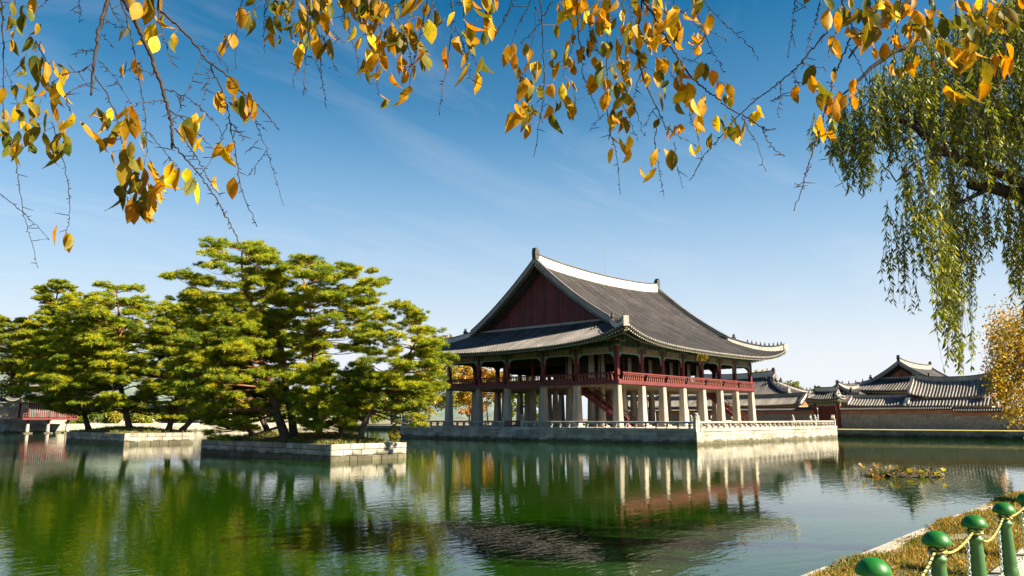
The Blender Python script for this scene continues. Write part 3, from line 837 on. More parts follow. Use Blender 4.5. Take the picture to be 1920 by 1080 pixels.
def baluster_prof(z0):
    return [(.13,z0),(.14,z0+.05),(.085,z0+.09),(.12,z0+.17),(.19,z0+.25),(.20,z0+.31),(.12,z0+.36),(.10,z0+.40),(.15,z0+.46),(.16,z0+.50)]
def post(m, x, y, z0, beast=True):
    m.box(x-.17,x+.17,y-.17,y+.17,z0,z0+.80,0); m.box(x-.20,x+.20,y-.20,y+.20,z0+.80,z0+.88,0)
    m.lathe([(.15,z0+.88),(.17,z0+.93),(.12,z0+.98)], x, y, 8, 0)
def beast_mesh(x, y, z0, dx, dy):
    """crouching stone guardian: haunches, chest, head with muzzle and ears"""
    b = MB()
    P = lambda u, z: (x+dx*u, y+dy*u, z)
    b.tube([P(-.16,z0+.02),P(-.14,z0+.14),P(-.05,z0+.24),P(.05,z0+.33),P(.10,z0+.43)], [.12,.15,.14,.115,.09], 8)
    b.tube([P(.02,z0+.45),P(.10,z0+.47),P(.20,z0+.43),P(.26,z0+.41)], [.08,.11,.085,.05], 8)
    for s_ in (-1,1):
        ox, oy = -dy*.07*s_, dx*.07*s_
        b.tube([(x+dx*.1+ox,y+dy*.1+oy,z0+.30),(x+dx*.14+ox,y+dy*.14+oy,z0+.14),(x+dx*.17+ox,y+dy*.17+oy,z0)], [.05,.045,.05], 6)
        b.tube([(x+dx*.04+ox,y+dy*.04+oy,z0+.53),(x+ox*1.3,y+oy*1.3,z0+.60)], [.03,.01], 5)
    return b
def balustrade(a, b, n, label, beasts=('a','b'), group='stone balustrades of the terrace', step=1.28, z0=1.60):
    a = Vector((*a,0)); b = Vector((*b,0)); L_ = (b-a).length; d = (b-a)/L_
    t = thing('stone_balustrade', label, 'balustrade', (a.x,a.y,z0), group)
    m = MB(); m.tube([(a.x,a.y,z0+.59),(b.x,b.y,z0+.59)], .105, 8, 0); m.build('rail', M['granite'], t)
    k = max(2, round(L_/step)); proto = None
    for i in range(k):
        q = a+d*(L_*(i+.5)/k); m = MB(); m.lathe(baluster_prof(z0), q.x, q.y, 10, 0, rnd.uniform(.85,1.1)); m.build('baluster', M['granite'], t, smooth=False)
    for q, s_ in ((a,-1),(b,1)):
        m = MB(); post(m, q.x, q.y, z0); p = m.build('post', M['granite'], t)
        bm = beast_mesh(q.x, q.y, z0+.95, d.x*s_, d.y*s_); bm.build('guardian_beast', M['granite'], p)
    return t
i_ = .28
balustrade((TX0+i_,TY0+i_),(TX0+i_,11.35),(-1,0),'stone balustrade on the shaded terrace edge between front corner and water stairs')
balustrade((TX0+i_,14.35),(TX0+i_,TY1-i_),(-1,0),'stone balustrade on the shaded terrace edge left of the water stairs')
balustrade((TX0+i_+.5,TY0+i_),(TX1-i_,TY0+i_),(0,-1),'sunlit stone balustrade along the right-hand terrace edge facing the grass bank')
balustrade((TX0+i_+.6,TY1-i_),(TX1-i_,TY1-i_),(0,1),'stone balustrade on the far terrace edge behind the pillars')
# low wooden gate at the head of the water stairs
gt = thing('gate', 'small dark wooden slatted gate between two stone posts above the water stairs', 'gate', (TX0+i_,12.85,ZP))
m = MB()
for z in (1.72,2.2): m.beam((TX0+i_,11.6,z),(TX0+i_,14.1,z),.06,.07,0)
m.build('frame', M['red_dark'], gt)
m = MB()
for k in range(17): m.beam((TX0+i_,11.65+k*.15,1.64),(TX0+i_,11.65+k*.15,2.32),.05,.05,0)
m.build('slats', M['red_dark'], gt)
# two stone bridges from the terrace to the palace bank
def bridge(y0, y1, label):
    t = thing('stone_bridge', label, 'bridge', (TX1,(y0+y1)/2,0), 'stone bridges to the palace bank')
    m = MB(); m.box(TX1-.1,PX1+.2,y0,y1,1.15,1.59,0)
    for x in (37.2,39.6): m.box(x-.3,x+.3,y0+.15,y1-.15,-1.4,1.149,0,.8)
    m.build('deck', M['granite'], t)
    for y in (y0+.2,y1-.2):
        m = MB(); m.tube([(TX1+.1,y,2.19),(PX1-.1,y,2.19)], .10, 8, 0); m.build('rail', M['granite'], t)
        for k in range(5):
            x = TX1+.9+k*1.25; m = MB(); m.lathe(baluster_prof(1.6), x, y, 9, 0, rnd.uniform(.85,1.1)); m.build('baluster', M['granite'], t)
        for x, s_ in ((TX1+.15,-1),(PX1-.1,1)):
            m = MB(); post(m, x, y, 1.6); p = m.build('post', M['granite'], t)
            beast_mesh(x, y, 2.55, s_, 0).build('guardian_beast', M['granite'], p)
bridge(-8.9,-5.4,'stone bridge with carved posts nearest the red palace gate')
bridge(6.6,10.6,'stone bridge with carved posts behind the right-hand pillars')
# ------------------------------------------------------------------ palace wall, gate and halls on the right-hand bank
def wall_run(y0, y1, label, x=47.0, zb=1.0, top=3.75, group='grey brick palace wall'):
    t = thing('palace_wall', label, 'wall', (x,(y0+y1)/2,zb), group)
    m = MB()
    m.box(x,x+.55,y0,y1,zb-.3,top,1)
    k = 0; z = zb+.02; zr = top-.55
    while z < zr-.05:                                   # pale mortar between grey bricks
        hb = .155; off = (k%2)*.17; y = y0-off
        while y < y1:
            a, b = max(y+.012,y0), min(y+.335,y1)
            if b-a > .04: m.box(x-.022,x,a,b,z+.012,min(z+hb,zr),0,rnd.uniform(.72,1.15))
            y += .347
        z += .17; k += 1
    m.build('brickwork', [M['brick_grey'], M['mortar']], t)
    m = MB(); z = zr+.01; k = 0
    while z < top-.03:
        off = (k%2)*.17; y = y0-off
        while y < y1:
            a, b = max(y+.008,y0), min(y+.34,y1)
            if b-a > .04: m.box(x-.022,x,a,b,z+.008,min(z+.105,top),0,rnd.uniform(.8,1.15))
            y += .347
        z += .112; k += 1
    m.build('brick_band', [M['brick_red']], t)
    m = MB(); n = int((y1-y0)/.30)
    m.box(x-.12,x+.67,y0,y1,top+.002,top+.10,2)
    m.add([(x-.40,y0,top+.12),(x-.40,y1,top+.12),(x+.27,y1,top+.45),(x+.27,y0,top+.45)],[(0,1,2,3)],0)
    m.add([(x+.95,y0,top+.12),(x+.95,y1,top+.12),(x+.27,y1,top+.45),(x+.27,y0,top+.45)],[(0,1,2,3)],0)
    m.add([(x-.40,y0,top+.12),(x-.40,y1,top+.12),(x-.10,y1,top+.08),(x-.10,y0,top+.08)],[(0,1,2,3)],0)
    for i in range(n):
        y = y0+(i+.5)*(y1-y0)/n; c = rnd.uniform(.8,1.2)
        m.tube([(x-.44,y,top+.15),(x+.27,y,top+.50)], .075, 6, 0, c); m.tube([(x+.98,y,top+.15),(x+.27,y,top+.50)], .075, 6, 0, c)
        m.tube([(x-.452,y,top+.145),(x-.441,y,top+.15)], .065, 6, 1)
    m.box(x+.10,x+.44,y0,y1,top+.44,top+.62,0)
    m.build('tiled_coping', [M['tile'], M['tile_end'], M['dark_wood']], t)
    return t
wall_run(-4.35, 34.0, 'grey brick palace wall with a reddish band, stretch left of the red gate')
wall_run(-23.2, -8.25, 'grey brick palace wall with a reddish band, stretch right of the red gate')
wall_run(-62.0, -23.25, 'lower stretch of grey brick palace wall behind the autumn tree', top=3.45)
def gable_roof(root, y0, y1, xe, xr, ze, zr, sp=.42, kind='corridor', sag=.12, back=None, break_at=None, ridge=.35, end_lift=.25):
    """simple gable roof with its ridge along y; xe eave side, xr ridge"""
    r = MB(); back = back or xr+(xr-xe); Wd = xr-xe
    yl = y1-y0
    def zf(a,t): 
        q = t/Wd; e_ = (2*abs(a/yl-.5))**3
        return ze+(zr-ze)*(.8*q+.2*q*q)+end_lift*e_
    slope(r, lambda a,t,z: (xe+t,y0+a,z), 0, yl, lambda a: Wd, zf, sp, 8, 0, 1)
    slope(r, lambda a,t,z: (back-t,y0+a,z), 0, yl, lambda a: Wd, zf, sp, 8, 0, 1)
    o = r.build('roof', [M['tile_light'], M['tile_end']], root)
    m = MB(); pts = [(xr, y0-.05+(yl+.1)*i/12, zf(yl*i/12,Wd)) for i in range(13)]
    sweep(m, pts, .42, ridge, 0); sweep(m, [(p[0],p[1],p[2]+ridge+.002) for p in pts], .55, .10, 1, below=0)
    m.build('main_ridge', [M['lime_grey'], M['tile']], o)
    for yy, s_ in ((y0,1),(y1,-1)):
        m = MB(); pts = [(xe+.05+(Wd-.1)*i/6, yy+s_*.12, zf(0 if s_>0 else yl, .05+(Wd-.1)*i/6)+.03) for i in range(7)]
        sweep(m, pts, .36, .34, 0); sweep(m, [(p[0],p[1],p[2]+.342) for p in pts], .46, .08, 1, below=0)
        for i in range(7):
            q = pts[i]; m.tube([(q[0],yy+s_*.1,q[2]-.12),(q[0],yy-s_*.3,q[2]-.18)], .10, 6, 1)
        m.build('verge_ridge', [M['lime'], M['tile']], o)
    return o, zf
def corridor(y0, y1, xe, xr, ze, zr, label, **kw):
    t = thing('corridor_building', label, 'building', (xr,(y0+y1)/2,1.0), 'tiled corridor buildings inside the palace wall')
    o, zf = gable_roof(t, y0, y1, xe, xr, ze, zr, **kw)
    m = MB(); d = (xr-xe)-.8; m.box(xr-d,xr+d,y0+.6,y1-.6,.9,ze-.05,0)
    m.build('wall', [M['tan_plaster']], t)
    m = MB(); n = int((y1-y0)/.5)
    for i in range(n):
        y = y0+.3+i*.5; m.tube([(xe+.08,y,ze-.14),(xr-d+.2,y,ze+.32)], .06, 5, 0)
    m.build('eave', [M['ochre']], t)
    # gable ends closed with plaster under the verge
    for yy in (y0+.55,y1-.55):
        m = MB(); W_ = xr-xe
        P = [(xe+.8,yy,ze-.05),(xr+W_-.8,yy,ze-.05),(xr+W_-.8,yy,ze+.2),(xr,yy,zr-.3),(xe+.8,yy,ze+.2)]
        m.add(P,[tuple(range(5))],0); m.build('gable_wall', M['gable_brick'], t)
    return t
corridor(-1.6, 34.0, 48.7, 51.4, 4.62, 6.10, 'long low tiled corridor roof left of the red gate', sp=.40)
corridor(-17.2, -8.6, 48.7, 51.2, 4.42, 5.72, 'low tiled corridor roof between the red gate and the taller tiled roof', sp=.40)
t3 = corridor(-27.9, -17.0, 50.0, 53.4, 5.52, 8.05, 'tall tiled corridor roof with pale ridge sagging in the middle, right of the low roof', sp=.42, ridge=.5, end_lift=.75)
m = MB(); slope(m, lambda a,t,z: (48.5+t,-28.2+a,z), 0, 11.4, lambda a: 1.75, lambda a,t: 4.25+.62*t, .42, 5, 0, 1)
m.build('lower_roof', [M['tile_light'], M['tile_end']], t3)
for yy in (-16.75,-28.25):
    m = MB(); sweep(m, [(48.5+1.7*i/4,yy,4.3+.62*1.7*i/4) for i in range(5)], .36, .34, 0); m.build('verge_ridge', [M['lime']], t3)
# gate in the wall
gate = thing('gatehouse', 'small palace gate with red timber door and tiled roof in the brick wall', 'gate', (47.2,-6.25,1.0))
m = MB(); m.box(46.95,47.15,-7.55,-4.95,1.0,4.45,0)
for k in range(9): m.box(46.90,46.949,-7.5+k*.285,-7.27+k*.285,1.05,4.4,0,rnd.uniform(.9,1.1))
d_ = m.build('door', [M['red_dark']], gate)
for y in (-8.05,-4.55):
    m = MB(); m.box(46.75,47.15,y-.17,y+.2,.95,4.95,0); m.box(46.65,47.25,y-.25,y+.28,.9,1.25,1); m.build('gate_post', [M['red'], M['granite']], gate)
m = MB(); m.box(46.8,47.2,-8.3,-4.3,4.46,4.9,0); m.box(46.7,47.3,-8.4,-4.2,4.902,5.2,1); m.build('beam', [M['ochre'], M['green']], gate)
Gg = HipGable((0,0), 4.9, 3.6, 5.45, 6.75, .85, .30, .9, 'y', .25, .1)
Gg.o = (45.4,-8.75)
build_roof(gate, Gg, .34, wall_in=1.3, figures=0, ridge_h=.45, gable_mat='gable_brick', rows=9, ridge_w=.36)
# big halls deeper in the palace
def hall(org, L, W, ze, zr, inset, along, label, gm='gable_brick', figures=4, ridge_h=.8, lift=.9, body=True, sp=.45, lime='lime_grey'):
    H = HipGable(org, L, W, ze, zr, inset, lift, 3.0, along, .35, .45)
    c = H.world(L/2, W/2, 1.0)
    t = thing('palace_hall', label, 'hall', c, 'great halls behind the palace wall')
    build_roof(t, H, sp, wall_in=2.2, figures=figures, ridge_h=ridge_h, gable_mat=gm, detail=True, rows=12, ridge_w=.5, lime=lime)
    m = MB(); a = H.world(2.3,2.3,0); b = H.world(L-2.3,W-2.3,0)
    m.box(a[0],b[0],a[1],b[1],.9,ze+.3,0); m.build('wall', [M['ochre']], t)
    return t
hall((59,4.2), 27, 13.5, 6.3, 10.1, 5.6, 'y', 'great grey-tiled hall with white ridge behind the low wall, seen right of the pavilion pillars', gm='red_dark', lime='lime')
hall((66,-19.4), 30, 17.5, 7.2, 11.6, 4.6, 'x', 'tallest palace hall with orange-brown gable above the tiled corridor roofs')
hall((55.5,-8.7), 15, 8.6, 5.5, 7.5, 2.4, 'x', 'small palace hall with reddish gable right behind the red gate', ridge_h=.5)

# ------------------------------------------------------------------ far bank on the left: small waterside pavilion and wall
wp = thing('waterside_pavilion', 'small red pavilion on stone stilts over the water at the far left bank', 'pavilion', (-25.5,109.5,0))
m = MB(); cx0,cx1,cy0,cy1 = -29.0,-22.0,105.2,111.4
for x in (cx0+.3,(cx0+cx1)/2,cx1-.3):
    m = MB(); m.box(x-.7,x+.7,cy0-.4,cy0+1.0,-.8,.16,0); m.lathe([(.34,.16),(.26,1.75)],x,cy0+.3,8,0); m.lathe([(.2,1.75),(.2,2.4)],x,cy0+.3,8,1)
    m.build('stilt', [M['granite'], M['red']], wp)
m = MB(); m.box(cx0-.9,cx1+.9,cy0-.9,cy1+.5,2.35,2.7,0); m.build('floor', [M['red']], wp)
m = MB()
for z in (3.0,3.45): m.box(cx0-.85,cx1+.85,cy0-.85,cy0-.75,z,z+.1,0); 
for k in range(22): x = cx0-.8+(cx1-cx0+1.6)*k/21; m.box(x-.05,x+.05,cy0-.84,cy0-.76,2.7,3.45,0)
m.build('railing', [M['red']], wp)
for x in (cx0+.3,(cx0+cx1)/2,cx1-.3):
    for y in (cy0+.3,cy1-.3):
        m = MB(); m.box(x-.16,x+.16,y-.16,y+.16,2.7,5.6,0); m.build('wooden_column', [M['red']], wp)
for x0,x1 in ((cx0+.5,-25.75),(-25.2,cx1-.5)):
    m = MB(); m.box(x0,x1,cy0+.25,cy0+.33,2.75,5.3,0)
    for k in range(9): x = x0+(x1-x0)*k/8; m.box(x-.04,x+.04,cy0+.2,cy0+.249,2.75,5.3,1)
    m.build('window', [M['red_dark'], M['teal']], wp)
Hw = HipGable((cx0-1.6,cy0-1.6), cx1-cx0+3.2, cy1-cy0+3.2, 5.6, 8.2, 2.4, .6, 2, 'x', .35, .3)
build_roof(wp, Hw, .42, wall_in=1.6, figures=0, ridge_h=.5, rows=8, lime='tile_light')
m = MB(); 
fw = thing('boundary_wall', 'pale sunlit stone wall with tiled top beyond the far bank on the left', 'wall', (-40,122,GZ))
block_wall(m, (-110,122), (38,122), GZ, 5.6, 7, 1.3, (0,-1), 0, 1); m.build('wall', [M['granite'], M['joint']], fw)
m = MB(); slope(m, lambda a,t,z: (-110+a,121.4+t,z), 0, 148, lambda a: .95, lambda a,t: 5.7+.5*t, .5, 3, 0, 1); m.box(-110,38,122.2,122.7,5.95,6.45,0)
m.build('tiled_coping', [M['tile'], M['tile_end']], fw)

# ------------------------------------------------------------------ plants: shared builders
def tris_leaves(P, D, S, Lh, Wd):
    """diamond leaves as two triangles: base point P, direction D, side S (unit), length, width"""
    n = len(P); a = P; b = P + D*(Lh*.45)[:,None] + S*(Wd*.5)[:,None]; c = P + D*Lh[:,None]; d = P + D*(Lh*.45)[:,None] - S*(Wd*.5)[:,None]
    V = np.stack([a,b,c,d],1).reshape(-1,3); k = np.arange(n)*4
    return V, np.stack([k,k+1,k+2,k+3],1)
def unit(v): return v/np.maximum(np.linalg.norm(v,axis=-1,keepdims=True),1e-9)
def rand_dirs(g_, n): return unit(g_.normal(size=(n,3)))
PINE_C = np.array([(.31,.34,.008),(.19,.25,.010),(.40,.37,.010),(.09,.14,.010)])
def needle_mesh(g_, centers, outward, ln=.26, wd=.035, blades=7, palette=PINE_C, patch=None):
    n = len(centers); k = blades
    D = outward[:,None,:]*.75 + rand_dirs(g_, n*k).reshape(n,k,3)
    D = unit(D); Ls = ln*g_.uniform(.7,1.2,size=(n,k))
    sd = unit(np.cross(D, rand_dirs(g_, n*k).reshape(n,k,3)))
    base = centers[:,None,:] + D*(.03)
    a = base + sd*wd*.5; b = base - sd*wd*.5; c = base + D*Ls[...,None]
    V = np.stack([a,b,c],2).reshape(-1,3); Fc = np.arange(n*k*3).reshape(-1,3)
    if patch is None: patch = g_.integers(0,len(palette),size=n)
    C = palette[patch]*g_.uniform(.75,1.25,size=(n,1))
    C = np.repeat(C, k*3, axis=0)
    return V, Fc, C
def pine(label, trunk, rad, prof, seed, depth, base, nl=4, dens=66, group='red pines', name='pine_tree', dz=.6, ln=.21, wd=.029, blades=7, extra=(), flat=.24, pal=PINE_C, padk=1.0):
    """trunk: pixel polyline at one depth; prof: (row, left, right) outline of the crown, read as a round crown about its axis"""
    g_ = np.random.default_rng(seed); rr = random.Random(seed)
    TP = np.array([at(x,y,depth) for x,y in trunk]); TP[0] = base
    # sideways sway in depth
    for i in range(1,len(TP)): TP[i] += FWD*np.array([1,1,0])*rr.uniform(-.35,.35)
    root = thing(name, label, 'tree', tuple(base), group)
    # smooth the trunk
    tt = np.linspace(0,1,len(TP)); ts = np.linspace(0,1,len(TP)*4)
    TS = np.stack([np.interp(ts,tt,TP[:,k]) for k in range(3)],1)
    TS[1:-1] = (TS[:-2]+2*TS[1:-1]+TS[2:])/4; TS[1:-1] = (TS[:-2]+2*TS[1:-1]+TS[2:])/4
    H = TS[-1][2]-TS[0][2]
    rs = [rad*(1-.82*q)*(1.25 if i == 0 else 1) for i, q in enumerate(ts)]
    def barkc(z):
        f = min(1,max(0,(z-base[2]-H*.30)/(H*.35)))
        return (.085+.13*f, .062+.030*f, .045-.005*f)
    m = MB(); m.tube([tuple(p) for p in TS], rs, 9, 0, cols=[barkc(p[2]) for p in TS])
    tr = m.build('trunk', M['bark_pine'], root, smooth=True)
    rows = sorted(prof); ys = [p[0] for p in rows]
    kpx = depth/F_PX
    def edge(y): return np.interp(y, ys, [p[1] for p in rows]), np.interp(y, ys, [p[2] for p in rows])
    limb = MB(); CEN = []; OUT = []; PAT = []
    y = ys[0]+2; step = dz/kpx
    hd = np.array([math.sin(YAW),math.cos(YAW),0]); 
    def pad(c, pr, up):
        n = int(dens*math.pi*pr*pr*1.25)+8
        asp = rr.uniform(.65,1.0); an = rr.uniform(0,math.pi); rz = pr*flat+.07
        ns = max(4, int(5+pr*5))                        # sub-clumps on the tips of the twigs
        sq = np.sqrt(g_.uniform(size=ns))*.95; sth = g_.uniform(0,2*math.pi,size=ns); srad = pr*g_.uniform(.20,.36,size=ns)
        sx_ = sq*np.cos(sth)*pr; sy_ = sq*np.sin(sth)*pr*asp; sz_ = rz*(1-sq*sq)*g_.uniform(.3,1.1,size=ns)+g_.normal(size=ns)*.07
        ci = g_.integers(0,ns,size=n); q = np.sqrt(g_.uniform(size=n)); th = g_.uniform(0,2*math.pi,size=n)
        ox = q*np.cos(th)*srad[ci]; oy = q*np.sin(th)*srad[ci]
        lx = sx_[ci]+ox; ly = sy_[ci]+oy
        X = lx*math.cos(an)-ly*math.sin(an); Y = lx*math.sin(an)+ly*math.cos(an)
        Z = sz_[ci]+srad[ci]*.42*(1-q*q)*g_.uniform(0,1,size=n)
        CEN.append(np.stack([X,Y,Z],1)+c)
        o = np.stack([ox/srad[ci]*.6+X/pr*.3,oy/srad[ci]*.6+Y/pr*.3,np.full(n,.9)],1); OUT.append(unit(o))
        PAT.append(np.where(g_.uniform(size=n)<.5, rr.choice([0,0,1,1,2,3]), g_.integers(0,4,size=ns)[ci]))
    while y < ys[-1]:
        l, r_ = edge(y); cpx = (l+r_)/2; Rw = max(.25,(r_-l)/2*kpx)
        cz = at(cpx,y,depth)
        # trunk point a bit lower
        zi = cz[2]-.12*Rw-.25
        j = int(np.argmin(np.abs(TS[:,2]-zi))); tp = TS[j]
        n = max(2, int(round(nl*min(1.4,.5+Rw/3.0))))
        a0 = rr.uniform(0,6.28)
        for i in range(n):
            az = a0+2*math.pi*i/n+rr.uniform(-.5,.5); q = rr.uniform(.62,1.0)
            e_ = cz + (RGT*math.cos(az)+hd*math.sin(az)*.95)*Rw*q; e_[2] = cz[2]+rr.uniform(-.45,.35)*dz
            mid = tp*.45+e_*.55; mid[2] += rr.uniform(-.25,.1)*Rw*.3; mid += np.array([rr.uniform(-.2,.2),rr.uniform(-.2,.2),0])*Rw*.5
            q1 = tp*.8+mid*.2
            pts = [tp, tp*.6+mid*.4+np.array([0,0,.06*Rw]), mid, mid*.45+e_*.55+np.array([0,0,-.03*Rw]), e_]
            lr = max(.028, rs[j]*.34)*rr.uniform(.7,1.1)
            cb = barkc(zi+2)
            limb.tube([tuple(p) for p in pts], [lr,lr*.85,lr*.65,lr*.45,lr*.25], 6, 0, cols=[cb]*5)
            pr = (.42+.155*Rw)*rr.uniform(.6,1.2)*padk
            pad(e_, pr, 0)
            for kx in range(rr.choice([1,2,3])):
                f = rr.uniform(.4,.85); c2 = mid*(1-f)+e_*f + np.array([rr.uniform(-1,1),rr.uniform(-1,1),rr.uniform(-.1,.35)])*pr*.9
                pad(c2, pr*rr.uniform(.55,.9), 0)
                limb.tube([tuple(mid*(1-f)+e_*f), tuple(c2-np.array([0,0,.08]))], [lr*.4,lr*.2], 5, 0, cols=[cb]*2)
        y += step*rr.uniform(1.0,1.4)
    for (x_,y_,dd,pr) in extra:
        c2 = at(x_,y_,depth+dd); pad(c2, pr, 0)
        j = int(np.argmin(np.linalg.norm(TS-c2,axis=1))); tp = TS[max(0,j-1)]
        mid = (tp+c2)/2+np.array([0,0,-.15]); limb.tube([tuple(tp),tuple(mid),tuple(c2)], [rs[j]*.3+.02,.05,.025], 6, 0, cols=[barkc(tp[2])]*3)
    limb.build('limb', M['bark_pine'], root, smooth=True)
    V, Fc, C = needle_mesh(g_, np.concatenate(CEN), np.concatenate(OUT), ln, wd, blades, pal, np.concatenate(PAT))
    raw_mesh('crown', V, Fc, C, M['needles'], root)
    return root
def bushy(label, base, height, crown_r, palette, seed, n=2600, leaf=.30, trunk_r=.25, cat='tree', name='deciduous_tree', group='autumn trees on the far banks', clumps=34, low=.28, squash=1.0, matn='foliage'):
    g_ = np.random.default_rng(seed); rr = random.Random(seed); base = np.array(base, float)
    root = thing(name, label, cat, tuple(base), group)
    cz = height*(low+1)/2; ch = height*(1-low)/2
    m = MB(); top = base+np.array([rr.uniform(-.5,.5),rr.uniform(-.5,.5),height*.75])
    pts = [base, base*.6+top*.4+np.array([rr.uniform(-.3,.3),rr.uniform(-.3,.3),0]), top]
    m.tube([tuple(p) for p in pts], [trunk_r*1.2,trunk_r*.7,trunk_r*.2], 7, 0, cols=[(.07,.05,.035)]*3)
    tr = m.build('trunk', M['bark'], root, smooth=True)
    lb = MB(); CP = []; CN = []; CI = []
    for i in range(clumps):
        d = unit(g_.normal(size=3)); q = rr.uniform(.45,1.0)
        c = base+np.array([0,0,cz])+d*np.array([crown_r,crown_r,ch*squash])*q
        rc = crown_r*rr.uniform(.22,.40); k = int(n/clumps*(rc/(.31*crown_r))**2)
        dd = unit(g_.normal(size=(k,3))); rad_ = rc*np.power(g_.uniform(size=k),.4)
        CP.append(c+dd*rad_[:,None]*np.array([1,1,.75])); CN.append(dd); CI.append(np.full(k, rr.randrange(len(palette))))
        f = rr.uniform(.3,.95); s_ = pts[1]*(1-f)+top*f
        lb.tube([tuple(s_), tuple((s_+c)/2+np.array([0,0,.1*crown_r])), tuple(c)], [trunk_r*.3,trunk_r*.2,trunk_r*.06], 5, 0, cols=[(.07,.05,.035)]*3)
    lb.build('limb', M['bark'], root, smooth=True)
    P = np.concatenate(CP); Nn = np.concatenate(CN); I = np.concatenate(CI); k = len(P)
    D = unit(Nn*.4+rand_dirs(g_,k)+np.array([0,0,-.3])); S = unit(np.cross(D, rand_dirs(g_,k)))
    V, Fc = tris_leaves(P, D, S, leaf*g_.uniform(.7,1.3,size=k), leaf*.75*g_.uniform(.7,1.2,size=k))
    pal = np.array(palette); I = np.where(g_.uniform(size=k)<.75, I, g_.integers(0,len(pal),size=k))
    C = np.repeat(pal[I]*g_.uniform(.75,1.25,size=(k,1)), 4, axis=0)
    raw_mesh('crown', V, Fc, C, M[matn], root)
    return root

# ------------------------------------------------------------------ islands
def island(x0, x1, y0, y1, top, label, seed):
    t = thing('stone_island', label, 'island', (x0,y0,0), 'walled pine islands in the pond')
    rr = random.Random(seed); m = MB()
    for a,b,n in (((x0,y0),(x0,y1),(-1,0)),((x0,y0),(x1,y0),(0,-1)),((x1,y0),(x1,y1),(1,0)),((x0,y1),(x1,y1),(0,1))):
        block_wall(m, a, b, -.5, top, 4, .95, n, 0, 1, rr=rr, lo=.6, hi=1.15, chamf=.03, gap=.025, heights=[.27,.25,.24,.24], thick=.45)
    m.build('wall', [M['granite'], M['joint']], t)
    m = MB(); P = []
    for i in range(13):
        row = []
        for j in range(25):
            x = x0+.3+(x1-x0-.6)*i/12; y = y0+.3+(y1-y0-.6)*j/24
            e_ = min(i,12-i)/6; f = min(j,24-j)/12
            row.append((x,y,top-.06+.42*min(1,e_*1.3)*min(1,f*2.2)+rr.uniform(-.04,.04)))
        P.append(row)
    m.grid(P); m.build('soil', M['soil'], t, smooth=True)
    # island turf
    g_ = np.random.default_rng(seed); n = 9000
    gx = g_.uniform(x0+.15,x1-.15,size=n); gy = g_.uniform(y0+.15,y1-.15,size=n)
    e_ = np.minimum(gx-x0,x1-gx)/(x1-x0)*2; f = np.minimum(gy-y0,y1-gy)/(y1-y0)*2
    gz = top-.06+.42*np.minimum(1,e_*1.3)*np.minimum(1,f*2.2)
    pn = np.sin(gx*1.7+seed)+np.sin(gy*1.1+gx*.6)
    keep = pn+g_.normal(size=n)*.6 > -.5; P0 = np.stack([gx,gy,gz],1)[keep]; n = len(P0)
    D = unit(np.stack([g_.normal(size=n)*.5,g_.normal(size=n)*.5,np.ones(n)],1)); S = unit(np.cross(D, rand_dirs(g_,n)))
    V, Fc = tris_leaves(P0, D, S, g_.uniform(.15,.38,size=n), np.full(n,.05))
    pal = np.array([(.17,.16,.02),(.11,.14,.02),(.22,.17,.03),(.07,.10,.02)])
    tag(raw_mesh('turf', V, Fc, np.repeat(pal[g_.integers(0,4,size=n)],4,axis=0), M['grass'], t), kind='stuff')
    return t
I1 = (-44.35,-38.4,-9.23,7.6); I2 = (-41.2,-34.2,30.2,46.5)
island(*I1[:2], *I1[2:], 1.04, 'nearer stone-walled pine island with a pale sunlit end wall', 21)
island(*I2[:2], *I2[2:], 1.15, 'farther stone-walled pine island at the left', 22)
def on_isl(px, py, depth, z): 
    q = at(px,py,depth); return np.array([q[0],q[1],z])
def plane(px, py, z):
    d = FWD + RGT*(px-960)/F_PX + UPV*(540-py)/F_PX; k = (z-CAM[2])/d[2]; return CAM+d*k, k
def pine_on(label, bx, by, z, trunk, rad, prof, seed, **kw):
    p, k = plane(bx, by, z)
    return pine(label, trunk, rad, prof, seed, k, p, **kw)
PG = 'red pines on the stone islands'
def bp(x, y): 
    """photo pixel of a point on the nearer island's turf"""
    d = np.array([x,y,1.3])-CAM; zc = d@FWD; return 960+F_PX*(d@RGT)/zc, 540-F_PX*(d@UPV)/zc
def pine_at(label, x, y, z, trunk, rad, prof, seed, **kw):
    b = np.array([x,y,z]); k = float((b-CAM)@FWD)
    return pine(label, trunk, rad, prof, seed, k, b, **kw)
pine_at('tallest red pine on the nearer island, orange upper trunk bending left', -42.0,-1.3,1.3,
        [(545,815),(548,766),(538,735),(531,668),(518,623),(488,595),(464,558),(455,510),(452,470)], .30,
        [(458,425,500),(478,385,535),(505,345,560),(540,325,575),(575,318,560),(605,335,545),(630,400,520)], 31, group=PG, nl=5, dz=.62)
pine_at('thick leaning red pine at the front wall of the nearer island', -43.6,-3.0,1.15,
        [(537,823),(525,785),(513,752),(506,718),(498,690),(480,655)], .34,
        [(585,410,480),(620,330,520),(660,305,535),(700,300,535),(740,320,520),(775,400,500)], 32, group=PG, nl=5, dz=.6, extra=[(420,800,0,.9),(455,790,-.5,.8),(410,825,-.6,.7)])
pine_at('upright red pine in the middle of the nearer island with flat spreading top', -40.8,-2.7,1.35,
        [(600,812),(592,770),(584,725),(587,660),(588,615),(578,560),(565,515)], .24,
        [(492,545,605),(515,515,700),(545,505,738),(580,510,735),(615,520,715),(655,545,690)], 33, group=PG, nl=5, dz=.62, extra=[(700,535,0,.9),(722,528,.4,.7),(640,508,0,.7)])
